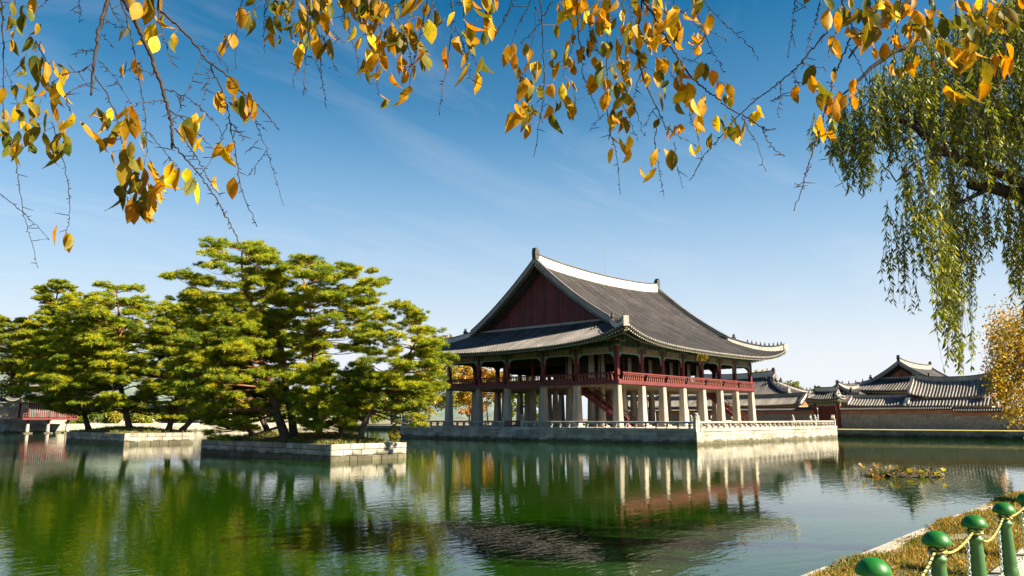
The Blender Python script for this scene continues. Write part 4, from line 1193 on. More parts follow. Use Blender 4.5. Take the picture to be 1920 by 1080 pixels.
pine_at('red pine leaning right over the water at the end of the nearer island', -41.2,-7.8,1.2,
        [(675,823),(684,790),(694,768),(704,735),(730,700),(765,668),(785,630)], .22,
        [(575,735,775),(600,700,800),(640,675,830),(680,660,840),(715,660,835),(750,690,820),(780,720,800)], 34, group=PG, nl=5, dz=.6, extra=[(790,800,0,.8),(760,770,.5,.9),(775,785,-.4,.7),(815,640,0,.7)])
pine_at('dark-trunked red pine at the left end of the nearer island', -42.6,3.2,1.3,
        [(474,813),(462,785),(452,766),(440,725),(420,690),(400,650)], .24,
        [(610,360,450),(650,330,480),(695,330,500),(740,345,520),(780,370,500),(808,390,480)], 35, group=PG, nl=5, dz=.6, extra=[(402,812,-1.2,.75),(432,824,-2,.7),(468,806,-1.5,.8),(392,788,0,.9)])
pine_at('low spreading red pine between the trunks of the nearer island', -41.6,-6.35,1.3,
        [(640,815),(636,790),(628,765),(620,740)], .15,
        [(690,560,690),(720,545,705),(750,540,710),(780,545,695),(805,560,670)], 36, group=PG, nl=5, dz=.45)
pine_at('red pine at the back of the nearer island behind the tall one', -40.3,4.8,1.3,
        [(480,806),(478,760),(470,700),(460,650),(452,600)], .24,
        [(560,400,500),(600,350,560),(650,345,600),(700,350,640),(745,370,650),(775,400,600)], 37, group=PG, nl=5, dz=.65)
# farther island
pine_at('many-stemmed tall red pine on the corner of the farther island', -38.6,35.7,1.4,
        [(243,805),(234,760),(224,706),(228,640),(221,590),(218,550)], .34,
        [(540,185,262),(560,160,290),(590,130,320),(640,110,335),(690,95,330),(735,100,310),(775,120,300)], 41, group=PG, nl=6, dz=.85, dens=36, ln=.30, wd=.043)
pine_at('dark leaning red pine on the right of the farther island', -36.0,32.4,1.3,
        [(315,805),(328,765),(338,700),(346,630)], .32,
        [(570,305,365),(605,270,400),(660,260,410),(720,270,400),(765,285,395),(795,300,370)], 42, group=PG, nl=6, dz=.85, dens=36, ln=.30, wd=.043)
pine_at('leaning red pine at the left end of the farther island', -39.9,43.6,1.3,
        [(167,800),(158,765),(145,720),(134,660),(140,600)], .30,
        [(560,120,190),(610,80,210),(660,60,210),(715,55,205),(755,70,200),(780,110,190)], 43, group=PG, extra=[(95,754,-3,1.5),(62,748,-2,1.5),(125,768,-3,1.3),(40,735,1,1.6)], nl=6, dz=.85, dens=36, ln=.30, wd=.043)
pine_at('bushy red pine at the far end of the farther island', -34.9,31.7,1.3,
        [(385,806),(382,765),(375,700),(370,650)], .28,
        [(610,340,400),(650,320,430),(710,315,440),(760,330,430)], 44, group=PG, nl=6, dz=.85, dens=36, ln=.30, wd=.043)
# pines and broadleaf trees on the far bank
BG = 'pines beyond the far bank'
for k, (x, d, lab, tr_, pf) in enumerate([
    (93,150,'tall thin pine rising above the others at the far left',[(93,800),(93,700),(93,650),(95,596),(105,560),(110,535)],[(530,96,122),(545,74,140),(562,70,148),(580,78,145),(605,85,120)]),
    (20,150,'dark pine beyond the far bank at the left edge of the view',[(20,800),(22,720),(24,640),(26,610)],[(600,-15,60),(625,-40,80),(660,-50,90),(700,-40,85)]),
    (95,142,'broad dark pine beyond the far bank behind the small red pavilion',[(95,800),(93,720),(92,650),(90,620)],[(600,60,140),(635,35,170),(675,30,190),(720,40,180)]),
    (180,146,'dark pine beyond the far bank hidden behind the farther island',[(180,800),(180,700),(176,620)],[(600,140,230),(650,110,260),(710,110,270)]),
    (400,150,'dark pine beyond the far bank seen between the two islands',[(400,800),(398,720),(395,660)],[(640,350,440),(690,330,470),(740,340,460)])]):
    q = at(x,785,d); b = np.array([q[0],max(q[1],118),GZ])
    pine(lab, tr_, .45, pf, 60+k, float((b-CAM)@FWD), b, group=BG, nl=6, dz=1.15, dens=11, ln=.55, wd=.11, blades=6, padk=1.15, pal=PINE_C*.85)
YEL = [(.26,.22,.02),(.20,.20,.02),(.30,.21,.02),(.14,.17,.02)]
ORG = [(.34,.16,.02),(.28,.12,.02),(.36,.22,.02),(.22,.10,.03)]
GRN = [(.13,.18,.02),(.09,.14,.02),(.18,.20,.025)]
def far_tree(px, row_top, d, r_px, pal, seed, label, ymin=116, **kw):
    e = at(px,785,1.0)-CAM
    if ymin: d = max(d, (ymin-CAM[1])/e[1])
    b = CAM+e*d; b[2] = GZ; zc = float((b-CAM)@FWD)
    H = (785-row_top)*zc/F_PX+1.6; kw.setdefault('leaf', .50*zc/150)
    return bushy(label, b, H, r_px*zc/F_PX, pal, seed, **kw)
far_tree(35,648,150,52,[(.22,.24,.02),(.17,.22,.02),(.26,.25,.02)],81,'bright yellow-green broadleaf tree at the left edge above the far bank', low=.2, n=4200)
far_tree(842,630,165,40,YEL,82,'tall yellow autumn tree just left of the pavilion pillars', n=4200, low=.1)
far_tree(800,650,160,36,YEL,83,'yellow-green autumn tree behind the right end of the nearer island', n=3600, low=.1)
far_tree(880,668,178,36,ORG,84,'orange autumn tree seen through the left end of the pavilion', n=4200, low=.12)
far_tree(915,672,195,32,ORG[:3]+YEL[:1],85,'orange and yellow autumn tree seen between the left-hand pillars', n=3600, low=.12)
far_tree(958,690,190,26,GRN,86,'green tree seen between the middle pillars of the shaded side', n=2600, low=.12)
far_tree(1000,705,200,26,GRN,87,'green tree seen deeper between the pillars', n=2200, low=.12)
far_tree(750,690,165,34,YEL[:2]+GRN,88,'yellow-green shrubby tree beyond the end of the nearer island', n=5000, low=.08)
far_tree(690,715,158,34,GRN+YEL[:1],89,'green shrubby tree behind the trunks of the nearer island', n=4500, low=.05)
far_tree(560,730,158,36,GRN,90,'low green tree on the far bank behind the leaning trunk', n=2600, low=.05)
far_tree(1425,686,175,28,[(.20,.20,.03),(.26,.24,.05),(.15,.17,.03)],91,'pale yellow-green tree behind the great hall right of the pavilion', ymin=0, n=2600, low=.3)
far_tree(1462,710,190,9,GRN,92,'small green tree above the great hall roof', ymin=0, n=900, low=.2)
far_tree(1490,711,190,17,YEL[1:2]+GRN[:1],93,'rounded yellow-green tree above the corridor roof', ymin=0, n=1500, low=.2)
far_tree(1528,718,190,13,GRN,94,'green tree just left of the red gate roof', ymin=0, n=1200, low=.2)
for k, (px_, top_, rp_) in enumerate([(150,762,26),(205,768,24),(262,760,28),(330,765,26),(395,752,30),(455,765,26),(520,752,28),(610,745,30),(655,735,28),(735,722,28),(780,705,30)]):
    far_tree(px_, top_, 140, rp_, [GRN, GRN+YEL[:1], YEL[1:]+GRN[:1]][k%3], 120+k, ['low green tree','yellowing low tree','low yellow-green tree'][k%3]+' on the far bank '+
             ['left of the farther island','behind the left end of the farther island','behind the farther island corner','behind the right pine of the farther island','in the gap between the islands','behind the left end of the nearer island','behind the thick leaning trunk','behind the low spreading pine','behind the middle of the nearer island','past the right end of the nearer island','beside the left end of the pavilion terrace'][k],
             n=3400, low=.02, clumps=24)
# shrub on the nearer island's corner
bushy('small leafy yellow-green shrub at the right end of the nearer island', (-39.0,-8.6,1.0), 1.15, .55, [(.16,.19,.02),(.22,.18,.02)], 95, n=700, leaf=.11, trunk_r=.04, cat='shrub', name='shrub', group=None, clumps=12, low=.05)
q = at(40,790,150); bushy('round green shrub beside the small red pavilion', (-33.5,114.5,1.55), 3.2, 1.9, GRN, 96, n=1300, leaf=.22, trunk_r=.1, cat='shrub', name='shrub', group=None, clumps=16, low=.05)
# ------------------------------------------------------------------ near bank: turf, path, bollards
m = MB(); P = []
for i in range(240):
    x = -95+.5*i; row = []
    for y in (-45.50,-45.75,-46.1,-46.5,-46.78):
        row.append((x, y, GZ+.02+.035*math.sin(x*1.3+y*3)+.02*math.sin(x*3.1)-( .03 if y > -45.6 or y < -46.7 else 0)))
    P.append(row)
m.grid(P); tag(m.build('grass_verge', M['soil'], smooth=True), kind='structure')
g_ = np.random.default_rng(5)
n = 95000
gx = -71+np.abs(g_.gamma(1.6,9.0,size=n))*1.0; gy = g_.uniform(-46.78,-45.44,size=n)
ok = gx < 40; gx = gx[ok]; gy = gy[ok]; n = len(gx)
gz = GZ+.0+.035*np.sin(gx*1.3+gy*3)+.02*np.sin(gx*3.1)
dist = np.hypot(gx-CAM[0],gy-CAM[1]); sc_ = np.clip(dist/9,1,4)
D = unit(np.stack([g_.normal(size=n)*.75,g_.normal(size=n)*.75,np.ones(n)],1)); S = unit(np.cross(D,rand_dirs(g_,n)))
V, Fc = tris_leaves(np.stack([gx,gy,gz],1), D, S, g_.uniform(.03,.085,size=n)*np.sqrt(sc_), .010*sc_)
pal = np.array([(.30,.20,.020),(.22,.17,.020),(.36,.25,.035),(.12,.13,.018),(.24,.12,.020)])
pt = np.sin(gx*2.1+1)+np.sin(gx*.9+gy*4)+g_.normal(size=n)*.8
I = np.where(pt>0.6,3,g_.integers(0,5,size=n))
tag(raw_mesh('grass', V, Fc, np.repeat(pal[I]*g_.uniform(.7,1.25,size=(n,1)),4,axis=0), M['grass']), 'dry yellow-brown turf strip along the near pond edge', 'grass', kind='stuff')
m = MB(); m.add([(-100,-58,GZ+.008),(41.5,-58,GZ+.008),(41.5,-46.95,GZ+.008),(-100,-46.95,GZ+.008)],[(0,1,2,3)])
tag(m.build('path', M['path']), kind='structure')
m = MB(); u = -90.0
while u < 38:
    l = rnd.uniform(.7,1.1); m.box(u+.006,u+l-.006,-46.94,-46.80,GZ-.2,GZ+.05+rnd.uniform(-.006,.006),0,rnd.uniform(.85,1.15)); u += l
tag(m.build('kerb', M['granite']), kind='structure')
# strip of yellow turf on the opposite palace bank
m = MB(); P = [[(PX1+.35+.0*i, y, GZ+.07), (PX1+1.5, y, GZ+.16), (PX1+4.4, y, GZ+.10)] for i, y in enumerate(np.linspace(PY0-15,-9.0,60))]
m.grid(P)
tag(m.build('far_lawn', mat('far_lawn',(.30,.25,.05),.95,[(.8,.8,1.2),(6,.8,1.2)])), kind='structure')

# leaves shed by the cherry tree lie on the turf and the path
g_ = np.random.default_rng(77); n = 520
lx_ = -70+np.abs(g_.gamma(1.5,6.0,size=n)); ly_ = np.where(g_.uniform(size=n)<.8, g_.uniform(-46.75,-45.4,size=n), g_.uniform(-49.5,-46.95,size=n))
lz_ = np.where(ly_>-46.8, GZ+.055+.03*np.sin(lx_*1.3+ly_*3), GZ+.016)
D = unit(np.stack([g_.normal(size=n),g_.normal(size=n),g_.normal(size=n)*.25],1)); S = unit(np.cross(D, np.stack([g_.normal(size=n)*.3,g_.normal(size=n)*.3,np.ones(n)],1)))
L_ = g_.uniform(.05,.09,size=n); V, Fc = tris_leaves(np.stack([lx_,ly_,lz_],1), D, S, L_, L_*.55)
pal = np.array([(.42,.26,.012),(.30,.15,.012),(.20,.09,.02),(.13,.07,.03)])
tag(raw_mesh('fallen_leaves', V, Fc, np.repeat(pal[g_.integers(0,4,size=n)]*g_.uniform(.7,1.2,size=(n,1)),4,axis=0), M['foliage']), 'yellow and brown leaves fallen on the near turf strip', 'leaves', kind='stuff')

BZ = GZ+.06
def bollard(x, y, label):
    t = thing('bollard', label, 'bollard', (x,y,GZ), 'green bollards along the near grass bank')
    z = BZ
    m = MB(); m.lathe([(.080,z-.12),(.078,z+.03),(.070,z+.05),(.066,z+.10),(.052,z+.44),(.050,z+.475),(.062,z+.48),(.066,z+.495),(.062,z+.51),(.050,z+.515),(.048,z+.57),(.056,z+.60)],x,y,28,0)
    m.build('shaft', M['bollard_body'], t, smooth=True)
    m = MB(); m.lathe([(.060,z+.592),(.100,z+.602),(.107,z+.616),(.104,z+.634),(.090,z+.664),(.066,z+.688),(.036,z+.702),(.010,z+.707)],x,y,30,0)
    m.build('cap', M['bollard'], t, smooth=True)
    for sg in (-1,1):
        m = MB()
        ring = [(x+sg*(.055+.028*(1+math.cos(a))*.5), y+.036+.028*math.sin(a)*.4, z+.535+.028*math.sin(a)) for a in np.linspace(0,2*math.pi,11)]
        m.tube(ring, .007, 6, cap=False)
        m.build('ring', M['steel'], t, smooth=True)
    return t
BX = [-66.38,-64.84,-63.52,-62.12,-60.72,-59.3]
BY = -46.98
labs = ['green bollard nearest the viewer, only its mushroom cap in view','green bollard with yellow rope knotted round its neck, second from the viewer',
        'green bollard third from the viewer with rope coiled once under its cap','tall-looking green bollard fourth from the viewer beside the path kerb',
        'green bollard cut off by the right edge of the view','green bollard beyond the right edge, last of the row']
for x, l in zip(BX, labs): bollard(x, BY, l)
def chain(x0, x1, label):
    """slack chain of oval links hung between two bollard rings"""
    m = MB(); a_ = .235; L_ = x1-x0; zc = BZ+.515
    xs_ = np.linspace(-L_/2, L_/2, 600); f = a_*np.cosh(xs_/a_); zz = f-f[-1]; lim = -.53; zz = np.maximum(zz, lim+.02*np.sin(xs_*40))
    pts = np.stack([x0+(xs_+L_/2), np.full(600, BY+.05), zc+zz],1)
    s_ = np.concatenate([[0],np.cumsum(np.linalg.norm(np.diff(pts,axis=0),axis=1))]); pitch = .036; n_ = int(s_[-1]/pitch)
    for i in range(n_):
        c = np.array([np.interp((i+.5)*pitch, s_, pts[:,k]) for k in range(3)]); c2 = np.array([np.interp((i+.6)*pitch, s_, pts[:,k]) for k in range(3)])
        t = unit((c2-c)[None])[0]; u1 = np.array([0,1.0,0]); u2 = np.cross(t,u1)
        sdv = u1*.8+u2*.6 if i%2 else u2*.8-u1*.6
        ring = [tuple(c+t*(.026*math.cos(a))+sdv*(.0145*math.sin(a))) for a in np.linspace(0,2*math.pi,9)]
        m.tube(ring, .0048, 5, cap=False)
    o = m.build('chain', M['steel'], smooth=True); tag(o, label, 'chain', 'steel chains between the bollards'); return o
cl = ['steel chain hanging between the nearest bollard and the knotted one','steel chain hanging from the third bollard towards the knotted one',
      'steel chain hanging from the fourth bollard towards the third','steel chain hanging from the bollard at the right edge of the view','steel chain beyond the right edge between the last two bollards']
for i in range(5): chain(BX[i]+.075, BX[i+1]-.075, cl[i])
# black and yellow rope wound round every neck
pts = []
def rope_pts():
    for i, x in enumerate(BX):
        turns = 2.0 if i == 1 else 1.0; k = 40
        for j in range(int(k*turns)+1):
            a = math.pi*1.0 - 2*math.pi*j/k*-1
            pts.append((x+.059*math.cos(a), BY+.059*math.sin(a), BZ+.545+.028*j/k + .004*math.sin(j)))
        for j in range(int(k*.5)+1):
            a = math.pi + 2*math.pi*turns + 2*math.pi*j/k
            pts.append((x+.059*math.cos(a), BY+.059*math.sin(a), BZ+.545+.028*turns+.0*j))
        if i < len(BX)-1:
            x1 = BX[i+1]; sag = (.20,.10,.17,.06,.12)[i]
            for j in range(1,40):
                f = j/40; pts.append((x+.059+(x1-.059-x-.059)*f, BY+.03*math.sin(f*math.pi), BZ+.57-sag*4*f*(1-f)))
rope_pts()
pts = np.array(pts); s_ = np.concatenate([[0],np.cumsum(np.linalg.norm(np.diff(pts,axis=0),axis=1))]); k = int(s_[-1]/.006)
ss = np.linspace(0,s_[-1],k); PP = np.stack([np.interp(ss,s_,pts[:,i]) for i in range(3)],1)
T = unit(np.gradient(PP,axis=0)); Sd = unit(np.cross(T,np.array([0,0,1.0]))); Up = np.cross(Sd,T)
q = 10; ang = np.arange(q)/q*2*math.pi; tw = ss[:,None]/.060*2*math.pi
rad_ = .0095*(1+.16*np.abs(np.cos((ang[None]+tw)*1.5)))
V = PP[:,None,:]+(Sd[:,None,:]*np.cos(ang)[None,:,None]+Up[:,None,:]*np.sin(ang)[None,:,None])*rad_[...,None]
ph = ((ang[None]+tw)%(2*math.pi))/(2*math.pi)
C = np.where((ph<.36)[...,None], np.array([.015,.015,.012]), np.array([.34,.32,.08])).reshape(-1,3)
ii = np.arange(k-1)[:,None]*q; jj = np.arange(q)[None]; Fc = np.stack([ii+jj, ii+(jj+1)%q, ii+q+(jj+1)%q, ii+q+jj],-1).reshape(-1,4)
tag(raw_mesh('rope', V.reshape(-1,3), Fc, C, M['rope'], smooth=True), 'black and yellow twisted rope strung from bollard to bollard', 'rope')

# ------------------------------------------------------------------ floating lotus clump
g_ = np.random.default_rng(9)
lt = thing('lotus_clump', 'withered brown and yellow lotus clump floating on the water near the right bank', 'water plant', (-33.9,-38.6,0))
ctr = plane(1690,893,0)[0]; ax = plane(1765,893,0)[0]-plane(1625,893,0)[0]; hw = np.linalg.norm(ax)/2; ax = unit(ax[None])[0]; ay = np.array([-ax[1],ax[0],0])
mt = MB(); 
for i in range(46):
    u, v = g_.normal()*.42, g_.normal()*.38
    c = ctr+ax*u*hw+ay*v*1.0; L_ = g_.uniform(.5,1.6); a = g_.uniform(-.35,.35); d = ax*math.cos(a)+ay*math.sin(a)
    mt.tube([tuple(c-d*L_/2+np.array([0,0,.0])),tuple(c+np.array([0,0,.06])),tuple(c+d*L_/2+np.array([0,0,.01]))],[.03,.08,.02],5,0,.6)
mt.build('mat', mat('rotting_stems',(.035,.026,.015),.8,(4,.5,1.5)), lt)
sm = MB(); LP = []; LC = []
for i in range(110):
    u = g_.uniform(-1,1); v = g_.normal()*.35; c = ctr+ax*u*hw+ay*v; hgt = g_.uniform(.04,.50)*(1 if u < -.05 else .75)*(1 if g_.uniform()<.7 else .4)
    tp = c+np.array([g_.normal()*.1,g_.normal()*.1,hgt]); sm.tube([tuple(c),tuple((c+tp)/2+np.array([g_.normal()*.04,g_.normal()*.04,0])),tuple(tp)],[.012,.010,.007],4,0)
    LP.append(tp)
for i in range(60):
    c = ctr+ax*g_.uniform(-1.05,1.0)*hw+ay*g_.normal()*.5; LP.append(c+np.array([0,0,.03]))
tag(sm.build('stems', mat('lotus_stem',(.06,.045,.02),.8), lt), kind='stuff')
LP = np.array(LP); n = len(LP); V = []; Fc = []; C = []
pal = np.array([(.34,.27,.02),(.30,.15,.04),(.22,.12,.05),(.20,.22,.03),(.10,.07,.03),(.13,.08,.04),(.40,.33,.03)])
for i, p in enumerate(LP):
    nrm = unit(np.array([[g_.normal()*.8,g_.normal()*.8,.8]]))[0]; e1 = unit(np.cross(nrm,[1,0,0])[None])[0]; e2 = np.cross(nrm,e1); r_ = g_.uniform(.05,.15)
    b0 = len(V); V.append(p); cc = pal[g_.integers(0,len(pal))]*g_.uniform(.7,1.2)
    for j in range(7):
        a = j/7*2*math.pi; V.append(p+(e1*math.cos(a)+e2*math.sin(a))*r_*g_.uniform(.75,1.1)+nrm*g_.uniform(.0,.05))
    Fc += [(b0,b0+1+j,b0+1+(j+1)%7) for j in range(7)]; C += [cc]*8
tag(raw_mesh('leaves', V, Fc, np.array(C), M['foliage'], lt), kind='stuff')

# ------------------------------------------------------------------ willow on the right bank
g_ = np.random.default_rng(17); rr = random.Random(17)
wb = np.array([-52.9,-47.9,GZ])
wil = thing('willow_tree', 'weeping willow with long green hanging strands at the right edge', 'tree', tuple(wb))
WB = (.016,.012,.010)
m = MB(); T0 = at(2160,470,14.0); T1 = at(2090,200,14.2); T2 = at(2040,-60,14.2)
m.tube([tuple(wb),tuple(wb*.6+T0*.4+np.array([.15,.1,0])),tuple(T0),tuple(T1),tuple(T2)],[.48,.38,.33,.26,.16],12,0,cols=[WB]*5)
m.build('trunk', M['bark'], wil, smooth=True)
LIMBS = []
def wlimb(pix, dep, rad):
    p = [at(x,y,d) for (x,y),d in zip(pix,dep)]; LIMBS.append(p)
    t = np.linspace(0,1,len(p)); s_ = np.linspace(0,1,len(p)*4); q = [tuple(np.interp(s_,t,[v[k] for v in p])[i] for k in range(3)) for i in range(len(s_))]
    r_ = np.interp(s_,t,rad); q = [tuple(np.array(v)+np.array([rr.uniform(-1,1),rr.uniform(-1,1),rr.uniform(-1,1)])*.02) for v in q]
    m = MB(); m.tube(q, list(r_), 9, 0, cols=[WB]*len(q)); m.build('limb', M['bark'], wil, smooth=True)
wlimb([(2155,455),(2030,412),(1960,385),(1905,362),(1855,352),(1815,346)],[14,13.7,13.5,13.3,13.2,13.2],[.20,.17,.14,.12,.10,.07])
wlimb([(2095,225),(2010,300),(1930,350),(1870,322),(1810,300),(1772,284),(1738,262),(1712,236),(1686,224),(1648,221)],[14.2,13.6,13.3,13,12.9,12.8,12.8,12.8,12.9,13],[.15,.12,.10,.09,.085,.075,.06,.05,.04,.022])
wlimb([(1740,262),(1738,248),(1716,230),(1700,205),(1675,192),(1655,188)],[12.8,12.8,12.9,13,13.1,13.2],[.05,.045,.035,.03,.022,.012])
wlimb([(2090,200),(1990,300),(1920,259),(1880,215),(1846,181),(1800,120),(1750,60)],[14.2,14.5,14.6,14.7,14.8,14.9,15],[.14,.12,.10,.09,.08,.06,.03])
wlimb([(2060,20),(1960,10),(1860,20),(1740,60),(1640,120),(1580,180)],[14,14.4,14.8,14.8,14.6,14.4],[.14,.11,.09,.06,.04,.015])
wlimb([(2040,-50),(1900,-60),(1750,-30),(1650,40),(1590,110)],[14.2,13.6,13.2,13,13],[.12,.10,.07,.04,.015])
wlimb([(1770,284),(1720,300),(1680,340),(1650,300)],[12.8,12.6,12.5,12.4],[.03,.022,.014,.006])
wlimb([(1860,352),(1800,380),(1740,395),(1690,430)],[13.2,13,12.8,12.7],[.05,.03,.02,.008])
wlimb([(2160,300),(2260,150),(2380,120),(2480,190)],[14.1,14.4,14.8,15],[.18,.12,.08,.03])
tw = MB(); LPs = []; LDs = []; LLs = []
def strand(p0, p_end):
    n_ = 14; L_ = np.linalg.norm(p_end-p0); out = rr.uniform(.05,.22)*min(1,L_); az = rr.uniform(0,6.28); o = np.array([math.cos(az),math.sin(az),0])*out
    P_ = [p0+(p_end-p0)*f+o*math.sin(f*math.pi)*.6+np.array([rr.uniform(-.012,.012),rr.uniform(-.012,.012),.10*out*math.sin(f*math.pi)]) for f in np.linspace(0,1,n_)]
    tw.tube([tuple(v) for v in P_],[.0055]*4+[.004]*6+[.0025]*4,3,0,cap=False,cols=[(.09,.085,.03)]*n_)
    P_ = np.array(P_); k = int(L_/.030)+2; f = np.sort(g_.uniform(.03,1,size=k)); dens_ = np.sin(f*rr.uniform(6,14)+rr.uniform(0,6)) > -.55
    f = f[dens_]; k = len(f); ti = np.linspace(0,1,n_)
    Q = np.stack([np.interp(f,ti,P_[:,j]) for j in range(3)],1); ang_ = g_.uniform(0,2*math.pi,size=k)
    D_ = np.stack([np.cos(ang_)*.55,np.sin(ang_)*.55,-np.ones(k)*g_.uniform(.5,1.1,size=k)],1)
    LPs.append(Q); LDs.append(unit(D_)); LLs.append(g_.uniform(.075,.145,size=k))
def hang(x, y0, yb, d):
    p0 = at(x,y0,d); strand(p0, p0+np.array([rr.uniform(-.10,.10),rr.uniform(-.10,.10),-(yb-y0)*d/F_PX]))
# separate curtains of strands: column, top row, bottom row, half width, number
CURT = [(1532,212,290,9,5),(1556,190,312,10,8),(1580,182,372,9,13),(1600,178,380,9,15),(1621,190,365,9,12),(1640,165,300,8,9),(1668,225,345,9,6),(1664,375,585,5,3),
        (1690,300,595,9,10),(1706,275,500,9,10),(1726,300,530,10,12),(1746,285,625,9,15),(1766,300,708,10,22),(1781,285,690,8,17),(1800,300,610,9,10),(1822,365,530,9,9),
        (1846,350,500,10,9),(1870,365,455,10,9),(1896,355,560,12,15),(1918,350,630,12,20),(1945,330,660,16,24),(1985,330,660,18,20)]
for x, y0, yb, w_, n_ in CURT:
    d0 = rr.uniform(12.4,14.2)
    for i in range(int(n_*1.5)):
        l = (yb-y0)*rr.uniform(.30,.62); s0 = y0+rr.random()*(yb-y0-l)*1.0
        hang(x+rr.gauss(0,.6)*w_, s0, s0+l, d0+rr.uniform(-.3,.3))
    for i in range(max(2,n_//4)): hang(x+rr.gauss(0,.6)*w_, y0, yb*rr.uniform(.94,1.0), d0+rr.uniform(-.3,.3))
# the fuller upper crown
for i in range(1750):
    x = 2060-abs(rr.gauss(0,1))*215
    if x < 1560: continue
    yt = np.interp(x,[1560,1640,1700,1800,1900,2060],[185,120,70,10,-60,-110]); yb = np.interp(x,[1560,1640,1720,1800,1900,2060],[290,290,330,370,400,420])
    l = rr.uniform(50,170); s0 = rr.uniform(yt, max(yt+10,yb-l)); hang(x, s0, s0+l, rr.uniform(12.4,16.0))
for i in range(560):                                    # the side of the crown beyond the frame
    x = rr.uniform(2060,2560); yb = 430+60*math.sin(x*.03); l = rr.uniform(60,200); s0 = rr.uniform(-120+abs(x-2200)*.35, yb-l); hang(x, s0, s0+l, rr.uniform(12.6,16.5))
tw.build('twig', M['bark'], wil)
Q = np.concatenate(LPs); D = np.concatenate(LDs); L_ = np.concatenate(LLs); n = len(Q); S = unit(np.cross(D,rand_dirs(g_,n)))
V, Fc = tris_leaves(Q, D, S, L_, L_*.23+.004)
pal = np.array([(.17,.20,.009),(.11,.15,.010),(.23,.24,.009),(.06,.09,.010),(.30,.25,.009)])
C = np.repeat(pal[g_.choice(5,size=n,p=[.26,.28,.16,.24,.06])]*g_.uniform(.75,1.25,size=(n,1)),4,axis=0)
raw_mesh('foliage', V, Fc, C, M['willow'], wil)

# ------------------------------------------------------------------ small yellow-brown tree on the bank behind the willow
rr = random.Random(23); g_ = np.random.default_rng(23)
ob = np.array([-45.0,-47.3,GZ]); ot = thing('autumn_tree', 'small autumn tree with drooping yellow-brown leaves at the right edge before the wall', 'tree', tuple(ob))
m = MB(); tt_ = at(2030,640,20); m.tube([tuple(ob),tuple((ob+tt_)/2+np.array([.1,0,.3])),tuple(tt_)],[.16,.12,.06],8,0,cols=[(.05,.04,.03)]*3); m.build('trunk', M['bark'], ot, smooth=True)
lm = MB(); CP = []
for i in range(205):
    x = 1858+abs(rr.gauss(0,1))*62; y = rr.uniform(575,770)
    if x < 1895 and not (600 < y < 745): continue
    if y > 745 and x < 1880: continue
    d = rr.uniform(19,22); c = at(x,y,d); k = rr.randint(40,75); 
    CP.append(c+g_.normal(size=(k,3))*np.array([.13,.13,.30]))
    s_ = tt_+np.array([0,0,rr.uniform(-.5,.8)]); lm.tube([tuple(s_),tuple((s_+c)/2+np.array([0,0,.35])),tuple(c)],[.02,.012,.005],4,0,cols=[(.06,.045,.03)]*3)
lm.build('limb', M['bark'], ot, smooth=True)
P = np.concatenate(CP); n = len(P); D = unit(rand_dirs(g_,n)*.8+np.array([0,0,-.8])); S = unit(np.cross(D,rand_dirs(g_,n)))
V, Fc = tris_leaves(P, D, S, g_.uniform(.05,.10,size=n), g_.uniform(.035,.06,size=n))
pal = np.array([(.36,.22,.006),(.42,.27,.006),(.26,.12,.008),(.26,.22,.008),(.16,.16,.010)])
raw_mesh('foliage', V, Fc, np.repeat(pal[g_.choice(5,size=n,p=[.3,.25,.15,.18,.12])]*g_.uniform(.7,1.2,size=(n,1)),4,axis=0), M['foliage'], ot)
# ------------------------------------------------------------------ cherry tree: branches hanging into the view from above
rr = random.Random(99); g_ = np.random.default_rng(99)
CRB = (.028,.018,.014)
cb = CAM+RGT*1.7-np.array([math.sin(YAW),math.cos(YAW),0])*1.6; cb[2] = GZ
ct = thing('cherry_tree', 'cherry tree hanging bare twigs and yellow autumn leaves over the top of the view', 'tree', tuple(cb))
m = MB(); fk = cb+np.array([.1,.2,2.5]); L0 = at(2050,-420,3.1)
m.tube([tuple(cb),tuple(cb+np.array([.05,.1,1.2])),tuple(fk),tuple((fk+L0)/2+np.array([0,0,.5])),tuple(L0)],[.19,.16,.14,.10,.075],10,0,cols=[CRB]*5)
m.build('trunk', M['bark'], ct, smooth=True)
LIMB = np.array([at(2050,-420,3.1),at(1750,-300,3.2),at(1400,-260,3.25),at(1000,-240,3.2),at(600,-250,3.15),at(250,-240,3.1),at(-60,-260,3.0)])
tt = np.linspace(0,1,7); tf = np.linspace(0,1,40); LS = np.stack([np.interp(tf,tt,LIMB[:,k]) for k in range(3)],1)
m = MB(); m.tube([tuple(p) for p in LS], list(np.linspace(.075,.022,40)), 9, 0, cols=[CRB]*40); m.build('limb', M['bark'], ct, smooth=True)

def spec(scale, ox, oy, text):
    out = []
    for line in text.strip().split(';'):
        line = line.strip()
        if not line: continue
        r_, pts = line.split(':'); v = [float(q) for q in pts.replace(',',' ').split()]
        out.append((float(r_), [(v[i]/scale+ox, v[i+1]/scale+oy) for i in range(0,len(v),2)]))
    return out
def leaves(scale, ox, oy, text):
    out = []
    for tok in text.split():
        x, y, k = tok.split(','); out.append((float(x)/scale+ox, float(y)/scale+oy, k))
    return out
BR = []; LV = []
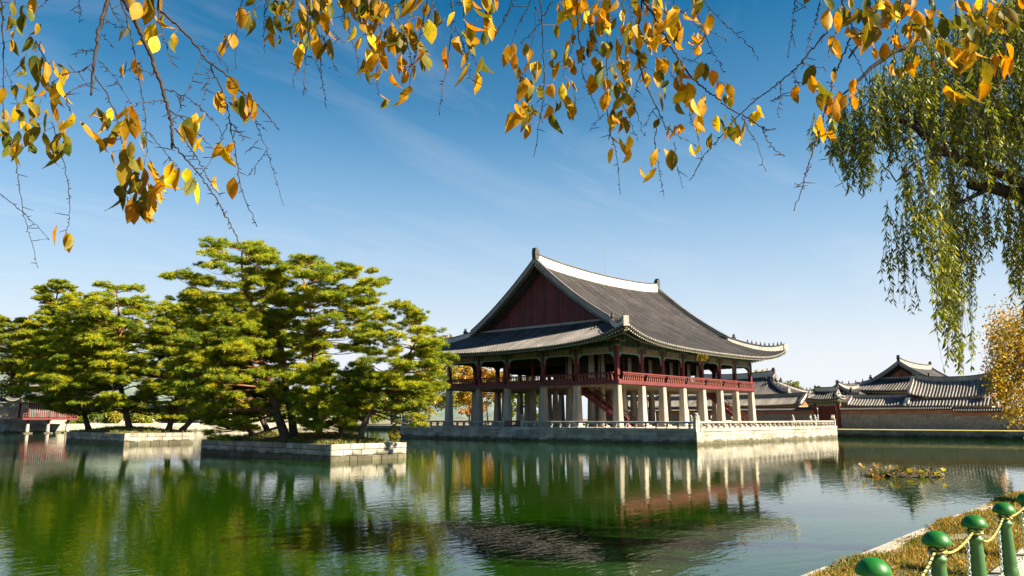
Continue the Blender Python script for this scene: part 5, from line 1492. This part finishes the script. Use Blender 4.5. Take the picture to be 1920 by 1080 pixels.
# radius in millimetres : polyline
BR += spec(2.0769,0,0,'''
7.5: 420,0 400,60 385,120 372,200 366,260 357,320 356,365; 2: 357,320 290,345 210,385; 2: 352,268 300,278 250,290 200,330 165,350; 2.4: 370,300 420,370 450,440 470,520 485,640 485,720 500,800; 1.5: 372,195 330,198 290,212;
9: 478,-10 510,50 540,110 575,190 602,260 625,320 645,390 660,440 668,500 666,580; 3: 668,555 710,605 760,660 800,712 840,770 870,825 900,880 932,945 960,1000 1010,1050;
5: 615,35 670,80 730,140 775,190 810,240 860,275 905,310 930,350; 3.2: 930,350 965,380 1010,415 1050,455 1085,505; 3: 815,245 840,300 862,345 880,400 890,440 902,500 912,560 920,620 932,690 945,750 962,805 1003,880;
3: 470,5 490,60 500,100 515,160 525,220 540,300 555,380 565,450 570,520 570,605; 2: 640,350 690,362 730,380 765,405 800,440 860,500; 2: 660,430 700,455 740,490 790,540 840,590; 2.2: 680,500 720,545 760,600 785,650 805,690 860,770;
1.8: 640,390 590,395 530,405; 4: 5,-10 10,80 16,200 12,330 10,430; 2.6: 10,430 30,500 50,560 62,620 70,680 80,750 92,830 105,880 120,930 150,1045; 2: 0,755 45,790 90,830 140,880 195,935;
2.4: 140,160 160,200 182,242 210,270; 2.2: 250,360 262,410 275,430; 2.2: 200,475 222,540 240,600 255,660 265,720 272,800 270,870 255,905; 1.6: 420,0 440,50 470,90 490,125; 1.6: 985,455 1010,510 1030,560 1050,625 1070,690 1105,800;
1.5: 890,480 870,525 850,560 800,660 770,690; 1.6: 785,215 770,270 750,310 725,365 700,420 675,475; 1.7: 575,515 610,555 640,590 670,625 700,660; 1.5: 385,235 420,270 460,320 515,405; 1.4: 1035,590 1000,640 965,685; 1.4: 1005,545 955,598; 2.5: 615,35 622,90 640,150 660,210 680,270;
1.5: 395,70 440,95 470,110; 1.5: 555,235 500,270 445,320; 1.5: 545,270 600,292; 1.6: 20,265 40,310 55,370 70,405; 1.6: 310,0 312,40 308,85; 1.6: 195,-5 150,30 140,70; 1.5: 395,135 435,178; 1.4: 815,275 800,350 780,420; 2: 900,480 950,540; 1.4: 980,455 1040,515; 1.5: 770,175 830,200 870,240 900,280''')
BR += spec(3.5556,420,0,'''
2: 130,-10 110,80 90,150 80,260 75,455; 1.6: 245,10 160,100; 2: 280,0 270,100 265,200 272,355; 2.4: 560,-10 562,100 560,200 550,310 540,400 536,520 533,645; 2.4: 570,20 600,130 635,240 645,360 645,480 660,580 680,685; 1.8: 555,372 590,385 620,430 650,510;
2: 660,240 690,320 720,400 770,510; 1.6: 725,205 760,250 810,290; 2.2: 795,60 805,130 830,200 855,280 880,350 910,530; 1.8: 492,430 465,500 462,590; 2: 930,100 940,200 970,300 1010,360 1020,460 1020,570 1040,640; 2: 1035,-10 1040,200 1025,350;
2.2: 1085,10 1120,70 1150,120 1180,180 1205,230 1240,380; 2.6: 1360,-10 1335,110 1310,230 1290,330 1270,400 1240,570; 2: 1405,-10 1370,110 1330,220 1300,280; 2.6: 1515,-10 1525,100 1520,200 1500,350 1485,470 1455,580 1435,750; 2.2: 1590,-10 1600,120 1630,240 1650,340 1710,500;
1.8: 1540,180 1600,300 1625,420 1650,530; 2: 1600,-10 1670,50 1740,100; 1.8: 1940,10 1870,120 1805,230; 1.6: 1700,60 1680,140 1665,225; 1.6: 1395,20 1415,70 1440,130; 1.8: 640,60 650,160 655,240; 1.5: 500,200 470,250; 1.6: 1215,20 1240,90 1270,120; 1.8: 1240,380 1245,420 1236,470''')
BR += spec(2.7,900,0,'''
2.6: 305,-10 315,100 320,200 322,310 325,420 318,520 305,600 277,795; 2: 280,0 282,80 280,150 262,230 240,320 210,400 190,460 182,560; 1.8: 165,-10 140,70 80,180; 1.8: 262,-5 230,60 200,110 165,210; 2: 370,0 330,70 300,120 250,180 200,220; 2.4: 490,-10 495,100 500,200 515,310 520,380 545,440 570,500 605,590; 2: 520,0 545,100 570,200 620,290;
4.2: 822,-10 810,80 802,150 800,240 806,330 825,390 860,470 890,530 920,590 945,660; 5: 828,10 860,50 900,110 930,165 960,220 990,275 1020,320 1055,375 1100,420 1140,450 1180,480 1220,515 1265,555 1330,580; 2.8: 1330,580 1370,605 1420,640 1450,655 1495,652; 2: 1330,590 1355,650 1400,720 1440,855; 2: 1425,645 1440,680 1460,720 1500,765 1540,792;
1.8: 1125,-10 1160,40 1200,80 1250,130 1310,180 1370,240 1408,295; 1.8: 1080,20 1110,90 1130,150 1150,210 1180,260 1210,315 1230,370; 2.2: 640,540 652,610 665,690 690,760 700,850 710,980; 2: 920,590 895,640 882,700 890,760 900,820 915,900 930,995; 1.7: 985,720 988,780 995,840 1025,945; 1.6: 715,515 740,560 760,620 805,715; 1.6: 775,520 795,570 830,690; 1.5: 635,575 600,600 555,660;
1.6: 890,540 860,580 840,640; 1.7: 1060,570 1075,620 1100,680 1130,820; 1.7: 980,20 1015,55 1050,80 1080,110 1110,140 1180,165 1250,200; 2: 930,280 955,340 970,380 1010,420; 2: 830,340 805,400 780,480 760,540 740,600; 2.2: 762,-10 765,80 766,180; 1.6: 1025,290 1090,310 1150,350; 1.7: 1080,360 1140,375 1200,410 1230,420;
2: 560,200 600,270 640,280; 1.7: 945,640 985,680 1040,705 1100,740; 2.4: 660,-10 655,80 645,180 640,300 645,420 640,540; 2: 720,-10 722,100 735,220 742,330 745,450; 2: 420,-10 440,70 470,140 470,230 440,310 420,380; 1.6: 1150,155 1130,200 1100,240''')
BR += spec(2.7,1420,0,'''
3.2: 380,115 350,155 300,225 250,285 200,340 160,375 120,410 60,455 0,500 -60,555 -120,610 -180,690 -225,735 -270,790 -335,910; 4: 425,-10 445,50 465,110 485,150; 3.6: 485,150 460,220 430,290 405,350 385,400 370,470 345,560 330,620 305,690 290,740 262,830 245,880 225,960 185,1065;
2: 475,130 530,160 570,180 600,190; 2.4: 322,-10 305,60 290,120 265,200 245,270; 2: 192,5 182,80 175,150 165,220 152,295; 2.2: 465,245 500,295 530,350 555,405 580,460 595,530 605,600 615,650; 1.8: 350,770 375,820 400,870 443,960; 2.2: 1140,-10 1135,100 1130,200 1145,300 1120,400 1105,470 1105,610; 2: 1255,-10 1250,100 1250,170 1260,260;
1.8: 1240,400 1220,450 1200,520 1180,600; 2: 885,-10 882,100 880,200 885,330; 1.8: 120,410 115,470 118,500 100,590; 1.5: 118,485 75,512; 1.5: 180,355 190,400 192,430; 2: 400,155 380,230 350,290 330,340; 3: 600,-10 610,80 600,190; 3: 730,-10 720,80 700,150 690,260 700,330; 3: 1000,-10 1010,90 1020,170 1000,280 990,420;
1.6: 230,310 245,330 265,330; 1.7: 790,-10 800,100 790,200 770,300 740,360; 2: 1320,-10 1290,30 1255,90; 1.6: 275,830 235,885; 1.5: 232,925 185,952; 1.5: 190,0 240,35''')
LV += leaves(2.0769,0,0,'''130,-10,o 80,25,g 160,90,g 50,155,o 75,100,g 105,210,g 145,240,y 205,232,o 175,280,g 215,270,o 235,290,o 210,320,y 110,320,g 100,270,g 135,375,g 150,415,o 195,395,o 65,410,y 20,425,o 15,470,g 105,475,o 75,510,g 25,515,g 70,560,o 95,570,g 130,530,g 170,515,g 185,560,g 180,440,g 250,485,o 285,440,y 310,470,o 225,520,g 255,555,g 265,570,g
400,445,y 425,460,g 525,410,o 525,450,o 490,465,g 500,440,g 435,515,o 440,590,o 495,540,o 540,535,o 505,580,g 480,580,g 495,620,g 545,610,o 590,630,y 560,650,o 525,680,o 600,690,y 620,710,o 580,710,o 455,725,g 480,755,g 530,740,g 510,770,o 550,770,g 570,790,o 595,760,o 555,790,g 680,655,y 700,655,y 660,645,y 770,710,y 260,905,o
795,440,y 765,440,o 755,475,y 790,530,y 870,575,y 845,365,o 890,295,o 890,395,g 940,370,g 965,380,o 955,400,o 910,690,o 520,230,o 610,140,y 605,60,y 545,10,o 675,135,o 590,10,o 575,-30,g 515,-30,g 480,110,o 600,90,y 940,25,o 985,70,g 905,130,o 1050,65,g 1075,-10,g 1060,120,y 1100,-30,o 20,20,g 35,60,g 90,60,g 60,0,g 120,140,g 60,330,g 95,440,g 150,480,g 30,560,g''')
LV += leaves(3.5556,420,0,'''120,50,o 60,220,o 190,115,g 345,0,g 400,-20,g 305,105,g 325,205,o 450,-40,g 490,60,g 540,40,o 510,200,o 515,310,o 535,290,y 565,225,g 625,240,o 640,-10,g 670,60,o 715,20,g 695,155,g 675,280,g 745,-30,y 790,-20,o 830,105,o 870,170,y 920,-20,g 985,0,g 865,20,o 950,140,o 1000,100,y 1070,10,y 1055,190,o 975,210,y 980,240,y 955,325,y 1045,270,o 1110,125,o 1095,180,g 1030,350,o 1050,440,o 1030,480,o 965,415,g 1035,620,o 1150,210,o 1190,220,g 1225,140,o 1245,190,g 1240,230,g 1180,355,o 1205,430,o 1235,570,o 1300,110,o 1365,130,y 1290,-20,o 1195,-30,g 1400,65,g 1300,325,o 1335,330,g 1275,430,o 1540,80,y 1475,305,o 1570,230,o 1600,125,o 1640,150,g 1660,250,g 1635,415,o 1685,480,y 1730,-30,o 1780,30,y 1740,110,o 1775,140,o
560,-30,g 600,10,g 830,-30,y 880,-30,g 960,-40,o 1000,30,g 935,60,g 1040,0,o 470,150,g 520,130,o 1600,-40,y 1640,-20,o 900,60,y 970,60,o 860,0,o 700,-30,y 660,10,o 600,60,g 1020,110,o''')
LV += leaves(2.7,900,0,'''440,-25,y 435,50,y 385,125,g 170,218,o 165,270,o 240,240,o 245,310,o 285,315,y 205,385,g 225,405,o 260,405,g 300,430,g 265,530,g 235,555,g 275,545,g 180,565,o 210,580,y 255,630,o 355,430,o 350,530,o 400,310,y 375,250,g 430,260,y 460,295,o 465,170,o 490,250,g 525,245,o 450,225,y 415,420,y 470,465,o 460,405,o 410,510,g 440,480,o 475,515,g 530,110,y 545,40,y 520,-10,o 600,0,y 590,110,g 575,140,g 580,285,o 615,300,g 590,425,o 645,-20,y 655,110,y 690,-5,o 740,45,y 700,180,o 690,200,y 750,155,g 740,225,y 790,250,g 780,-30,g 800,10,o 840,100,o 850,170,g 870,10,o 910,30,y 940,10,o 960,60,y 900,170,y 930,180,o 890,290,o 930,320,g 890,360,o 845,370,y 760,395,y 740,360,g 720,300,y 670,330,g 630,335,g 680,430,g 650,460,o 700,420,o 665,575,y 700,575,o 735,590,g 665,690,y 705,695,y 755,685,y 775,525,o 905,465,g 1040,330,o 1020,425,y 1050,415,y 1000,500,g 1060,460,y 1120,500,o 1110,570,y 965,630,o 1010,625,o 1110,725,y 1172,675,g 900,750,o 930,750,o 965,755,g 895,850,y 1160,68,o 1115,38,o 1080,-20,o 1030,130,o 1070,180,y 1105,165,o 1105,220,o 1180,355,o 1205,410,o 1250,420,y 1260,490,g 1240,580,g 1280,615,y 1310,630,y 1405,560,y 1600,430,o
560,60,y 610,40,o 820,60,y 860,120,o 880,40,y 720,120,o 760,110,y 690,90,g 640,60,o 900,-30,y 980,30,y 1040,60,o 960,140,y 920,100,o 800,150,y 760,300,o 700,280,y 640,400,o 720,470,g 1000,380,o 1080,500,y 500,60,y 540,190,o 620,210,y 830,260,y 870,190,y''')
LV += leaves(2.7,1420,0,'''345,-20,g 360,40,o 415,35,g 470,-10,y 500,40,g 365,178,o 460,130,o 540,40,g 510,175,o 530,200,o 545,150,g 590,240,o 600,50,g 650,0,y 655,100,o 700,50,y 705,0,g 740,20,g 600,130,g 640,220,g 715,160,g 770,170,o 795,160,o 800,50,y 820,70,g 690,350,o 735,345,o 775,310,o 805,280,o 380,360,o 415,460,o 400,500,o 450,480,o 485,425,o 345,460,o 290,328,g 270,380,g 310,405,g 192,430,o 318,575,o 325,635,y 365,650,o 905,50,g 940,80,g 1015,0,o 1030,80,g 1020,120,g 1100,80,g 1120,-20,y 1165,10,o 1200,40,g 1280,40,g 1150,100,g 980,250,g 1000,230,y 1040,200,g 955,260,y 1000,310,g 1080,260,o 1055,150,o 1140,310,g 975,440,g 1040,455,g 1150,400,o 1220,275,o 1255,280,o 860,80,g 840,130,g 890,-20,g 1240,-30,y 1320,-20,o 780,-20,o 560,-10,g 620,-10,y 1050,220,y
1300,60,g 1180,70,o 1060,100,g 960,90,g 760,110,o 680,180,o 560,110,g 440,60,g 1110,150,g 930,200,g''')
# branch geometry: each drops from the limb or from another branch, at its own distance
branches = []
for r_, px in BR:
    x0, y0 = px[0]
    q = np.array(px)
    if y0 < 15/2.0 or True:
        d0 = 3.05+.35*math.sin(x0*.011+1.7)+rr.uniform(-.22,.22)
    # start on an earlier branch when one passes close by in the picture
    best = None
    if y0 > 12:
        for bi, bq in enumerate(branches):
            dd = np.hypot(bq['px'][:,0]-x0, bq['px'][:,1]-y0); k = int(np.argmin(dd))
            if dd[k] < 16 and (best is None or dd[k] < best[0]): best = (dd[k], bi, k)
    if best: d0 = branches[best[1]]['d'][best[2]]
    dens = np.linspace(0,1,max(12,len(px)*5)); ti = np.linspace(0,1,len(px))
    X = np.interp(dens,ti,q[:,0]); Y = np.interp(dens,ti,q[:,1])
    d1 = d0+rr.uniform(-.25,.25); Dp = np.linspace(d0,d1,len(X))
    branches.append(dict(px=np.stack([X,Y],1), d=Dp, r=r_/1000, parent=best[1] if best else None, leaves=[], top=(best is None and y0 < 40)))
for (x, y, k) in LV:
    dd = [(np.hypot(b['px'][:,0]-x, b['px'][:,1]-y).min(), i) for i, b in enumerate(branches)]
    _, i = min(dd); b = branches[i]; j = int(np.argmin(np.hypot(b['px'][:,0]-x, b['px'][:,1]-y)))
    b['leaves'].append((x, y, k, b['d'][j]+rr.uniform(-.04,.04), j))
LCOL = {'y': [(.60,.37,.005),(.64,.43,.007),(.56,.31,.005)], 'o': [(.50,.25,.005),(.46,.20,.006),(.38,.20,.006)], 'g': [(.13,.12,.012),(.17,.14,.012),(.09,.10,.012),(.22,.15,.012)]}
def cherry_leaf(V, Fc, C, base, size, kind):
    """pointed oval leaf, folded along the midrib and curled, hanging from its stalk"""
    hang = unit(np.array([[rr.gauss(0,.24),rr.gauss(0,.24),-1.0]]))[0]
    az = rr.uniform(0,2*math.pi); sv = np.array([math.cos(az),math.sin(az),0]); sv = unit((sv-hang*sv.dot(hang))[None])[0]; nv = np.cross(hang,sv)
    fold = rr.uniform(.05,.9); curl = rr.gauss(0,.40); L_ = size; W_ = size*rr.uniform(.44,.56)
    prof = [(0,.04),(.10,.42),(.25,.82),(.42,1.0),(.60,.92),(.76,.66),(.90,.26),(1.0,.0)]
    cc = np.array(rr.choice(LCOL[kind]))*rr.uniform(.8,1.2); c2 = cc*np.array([.86,1.05,1.0]) if rr.random()<.5 else cc
    edge = cc*np.array([1.0,.72,.8]) if kind == 'y' and rr.random() < .35 else cc
    b0 = len(V)
    for t, w_ in prof:
        mid = base+hang*L_*t+nv*curl*L_*t*t
        w2 = W_*.5*w_
        wav = rr.uniform(-.02,.02)*L_
        V.append(mid-sv*w2+nv*(w2*fold+wav)); V.append(mid); V.append(mid+sv*w2+nv*(w2*fold-wav))
        C.append(edge if w_ > .5 else c2); C.append(cc*.92); C.append(c2)
    for i in range(len(prof)-1):
        a = b0+i*3; Fc.append((a,a+1,a+4,a+3)); Fc.append((a+1,a+2,a+5,a+4))
for b in branches:
    P3 = np.array([at(x,y,d) for (x,y),d in zip(b['px'],b['d'])]); n_ = len(P3); b['P3'] = P3
    jit = g_.normal(size=(n_,3))*.0022; jit[0] = 0; P3 = P3+jit
    pts = [tuple(p) for p in P3]; rad = list(np.linspace(b['r'],b['r']*.5,n_))
    m = MB()
    if b['top']:
        k = int(np.argmin(np.linalg.norm(LS-P3[0]-np.array([0,0,.25]),axis=1))); s_ = LS[k]
        m.tube([tuple(s_),tuple(s_*.5+P3[0]*.5+np.array([0,0,.02])),tuple(P3[0])],[b['r']*1.25,b['r']*1.1,b['r']],7,0,cols=[CRB]*3)
    m.tube(pts, rad, 7, 0, cols=[tuple(np.array(CRB)*(1+.5*(i/n_))) for i in range(n_)])
    # buds and short spurs
    for i in range(1,n_):
        if b['r'] < .0042 and rr.random() < .55:
            d = np.array([rr.gauss(0,1),rr.gauss(0,1),rr.gauss(-.4,.6)]); d = d/np.linalg.norm(d); L_ = rr.uniform(.006,.02) if rr.random()<.85 else rr.uniform(.03,.06)
            m.tube([pts[i],tuple(P3[i]+d*L_*.6),tuple(P3[i]+d*L_)],[.0016,.0017,.0006],4,0,cols=[CRB]*3)
    bo = m.build('branch', M['bark'], ct, smooth=True)
    if b['leaves']:
        V = []; Fc = []; C = []; 
        for (x,y,k,d,j) in b['leaves']:
            base = at(x,y,d); size = rr.uniform(.068,.102)
            if rr.random() < .12: size *= .7
            cherry_leaf(V, Fc, C, base, size, k)
            for _k in range(rr.choice([0,1,1,1,2])): cherry_leaf(V, Fc, C, base+np.array([rr.gauss(0,.028),rr.gauss(0,.028),rr.uniform(-.035,.04)]), size*rr.uniform(.7,1), rr.choice(['o','g',k]))
            a = P3[j]; w_ = np.array([.0012,.0008,0]); b0 = len(V)      # thin leaf stalk
            V.extend([a-w_, a+w_, base+w_, base-w_]); Fc.append((b0,b0+1,b0+2,b0+3)); C.extend([np.array([.25,.12,.02])]*4)
        fo = raw_mesh('foliage', V, Fc, np.array(C), M['cherry'], bo, smooth=True)
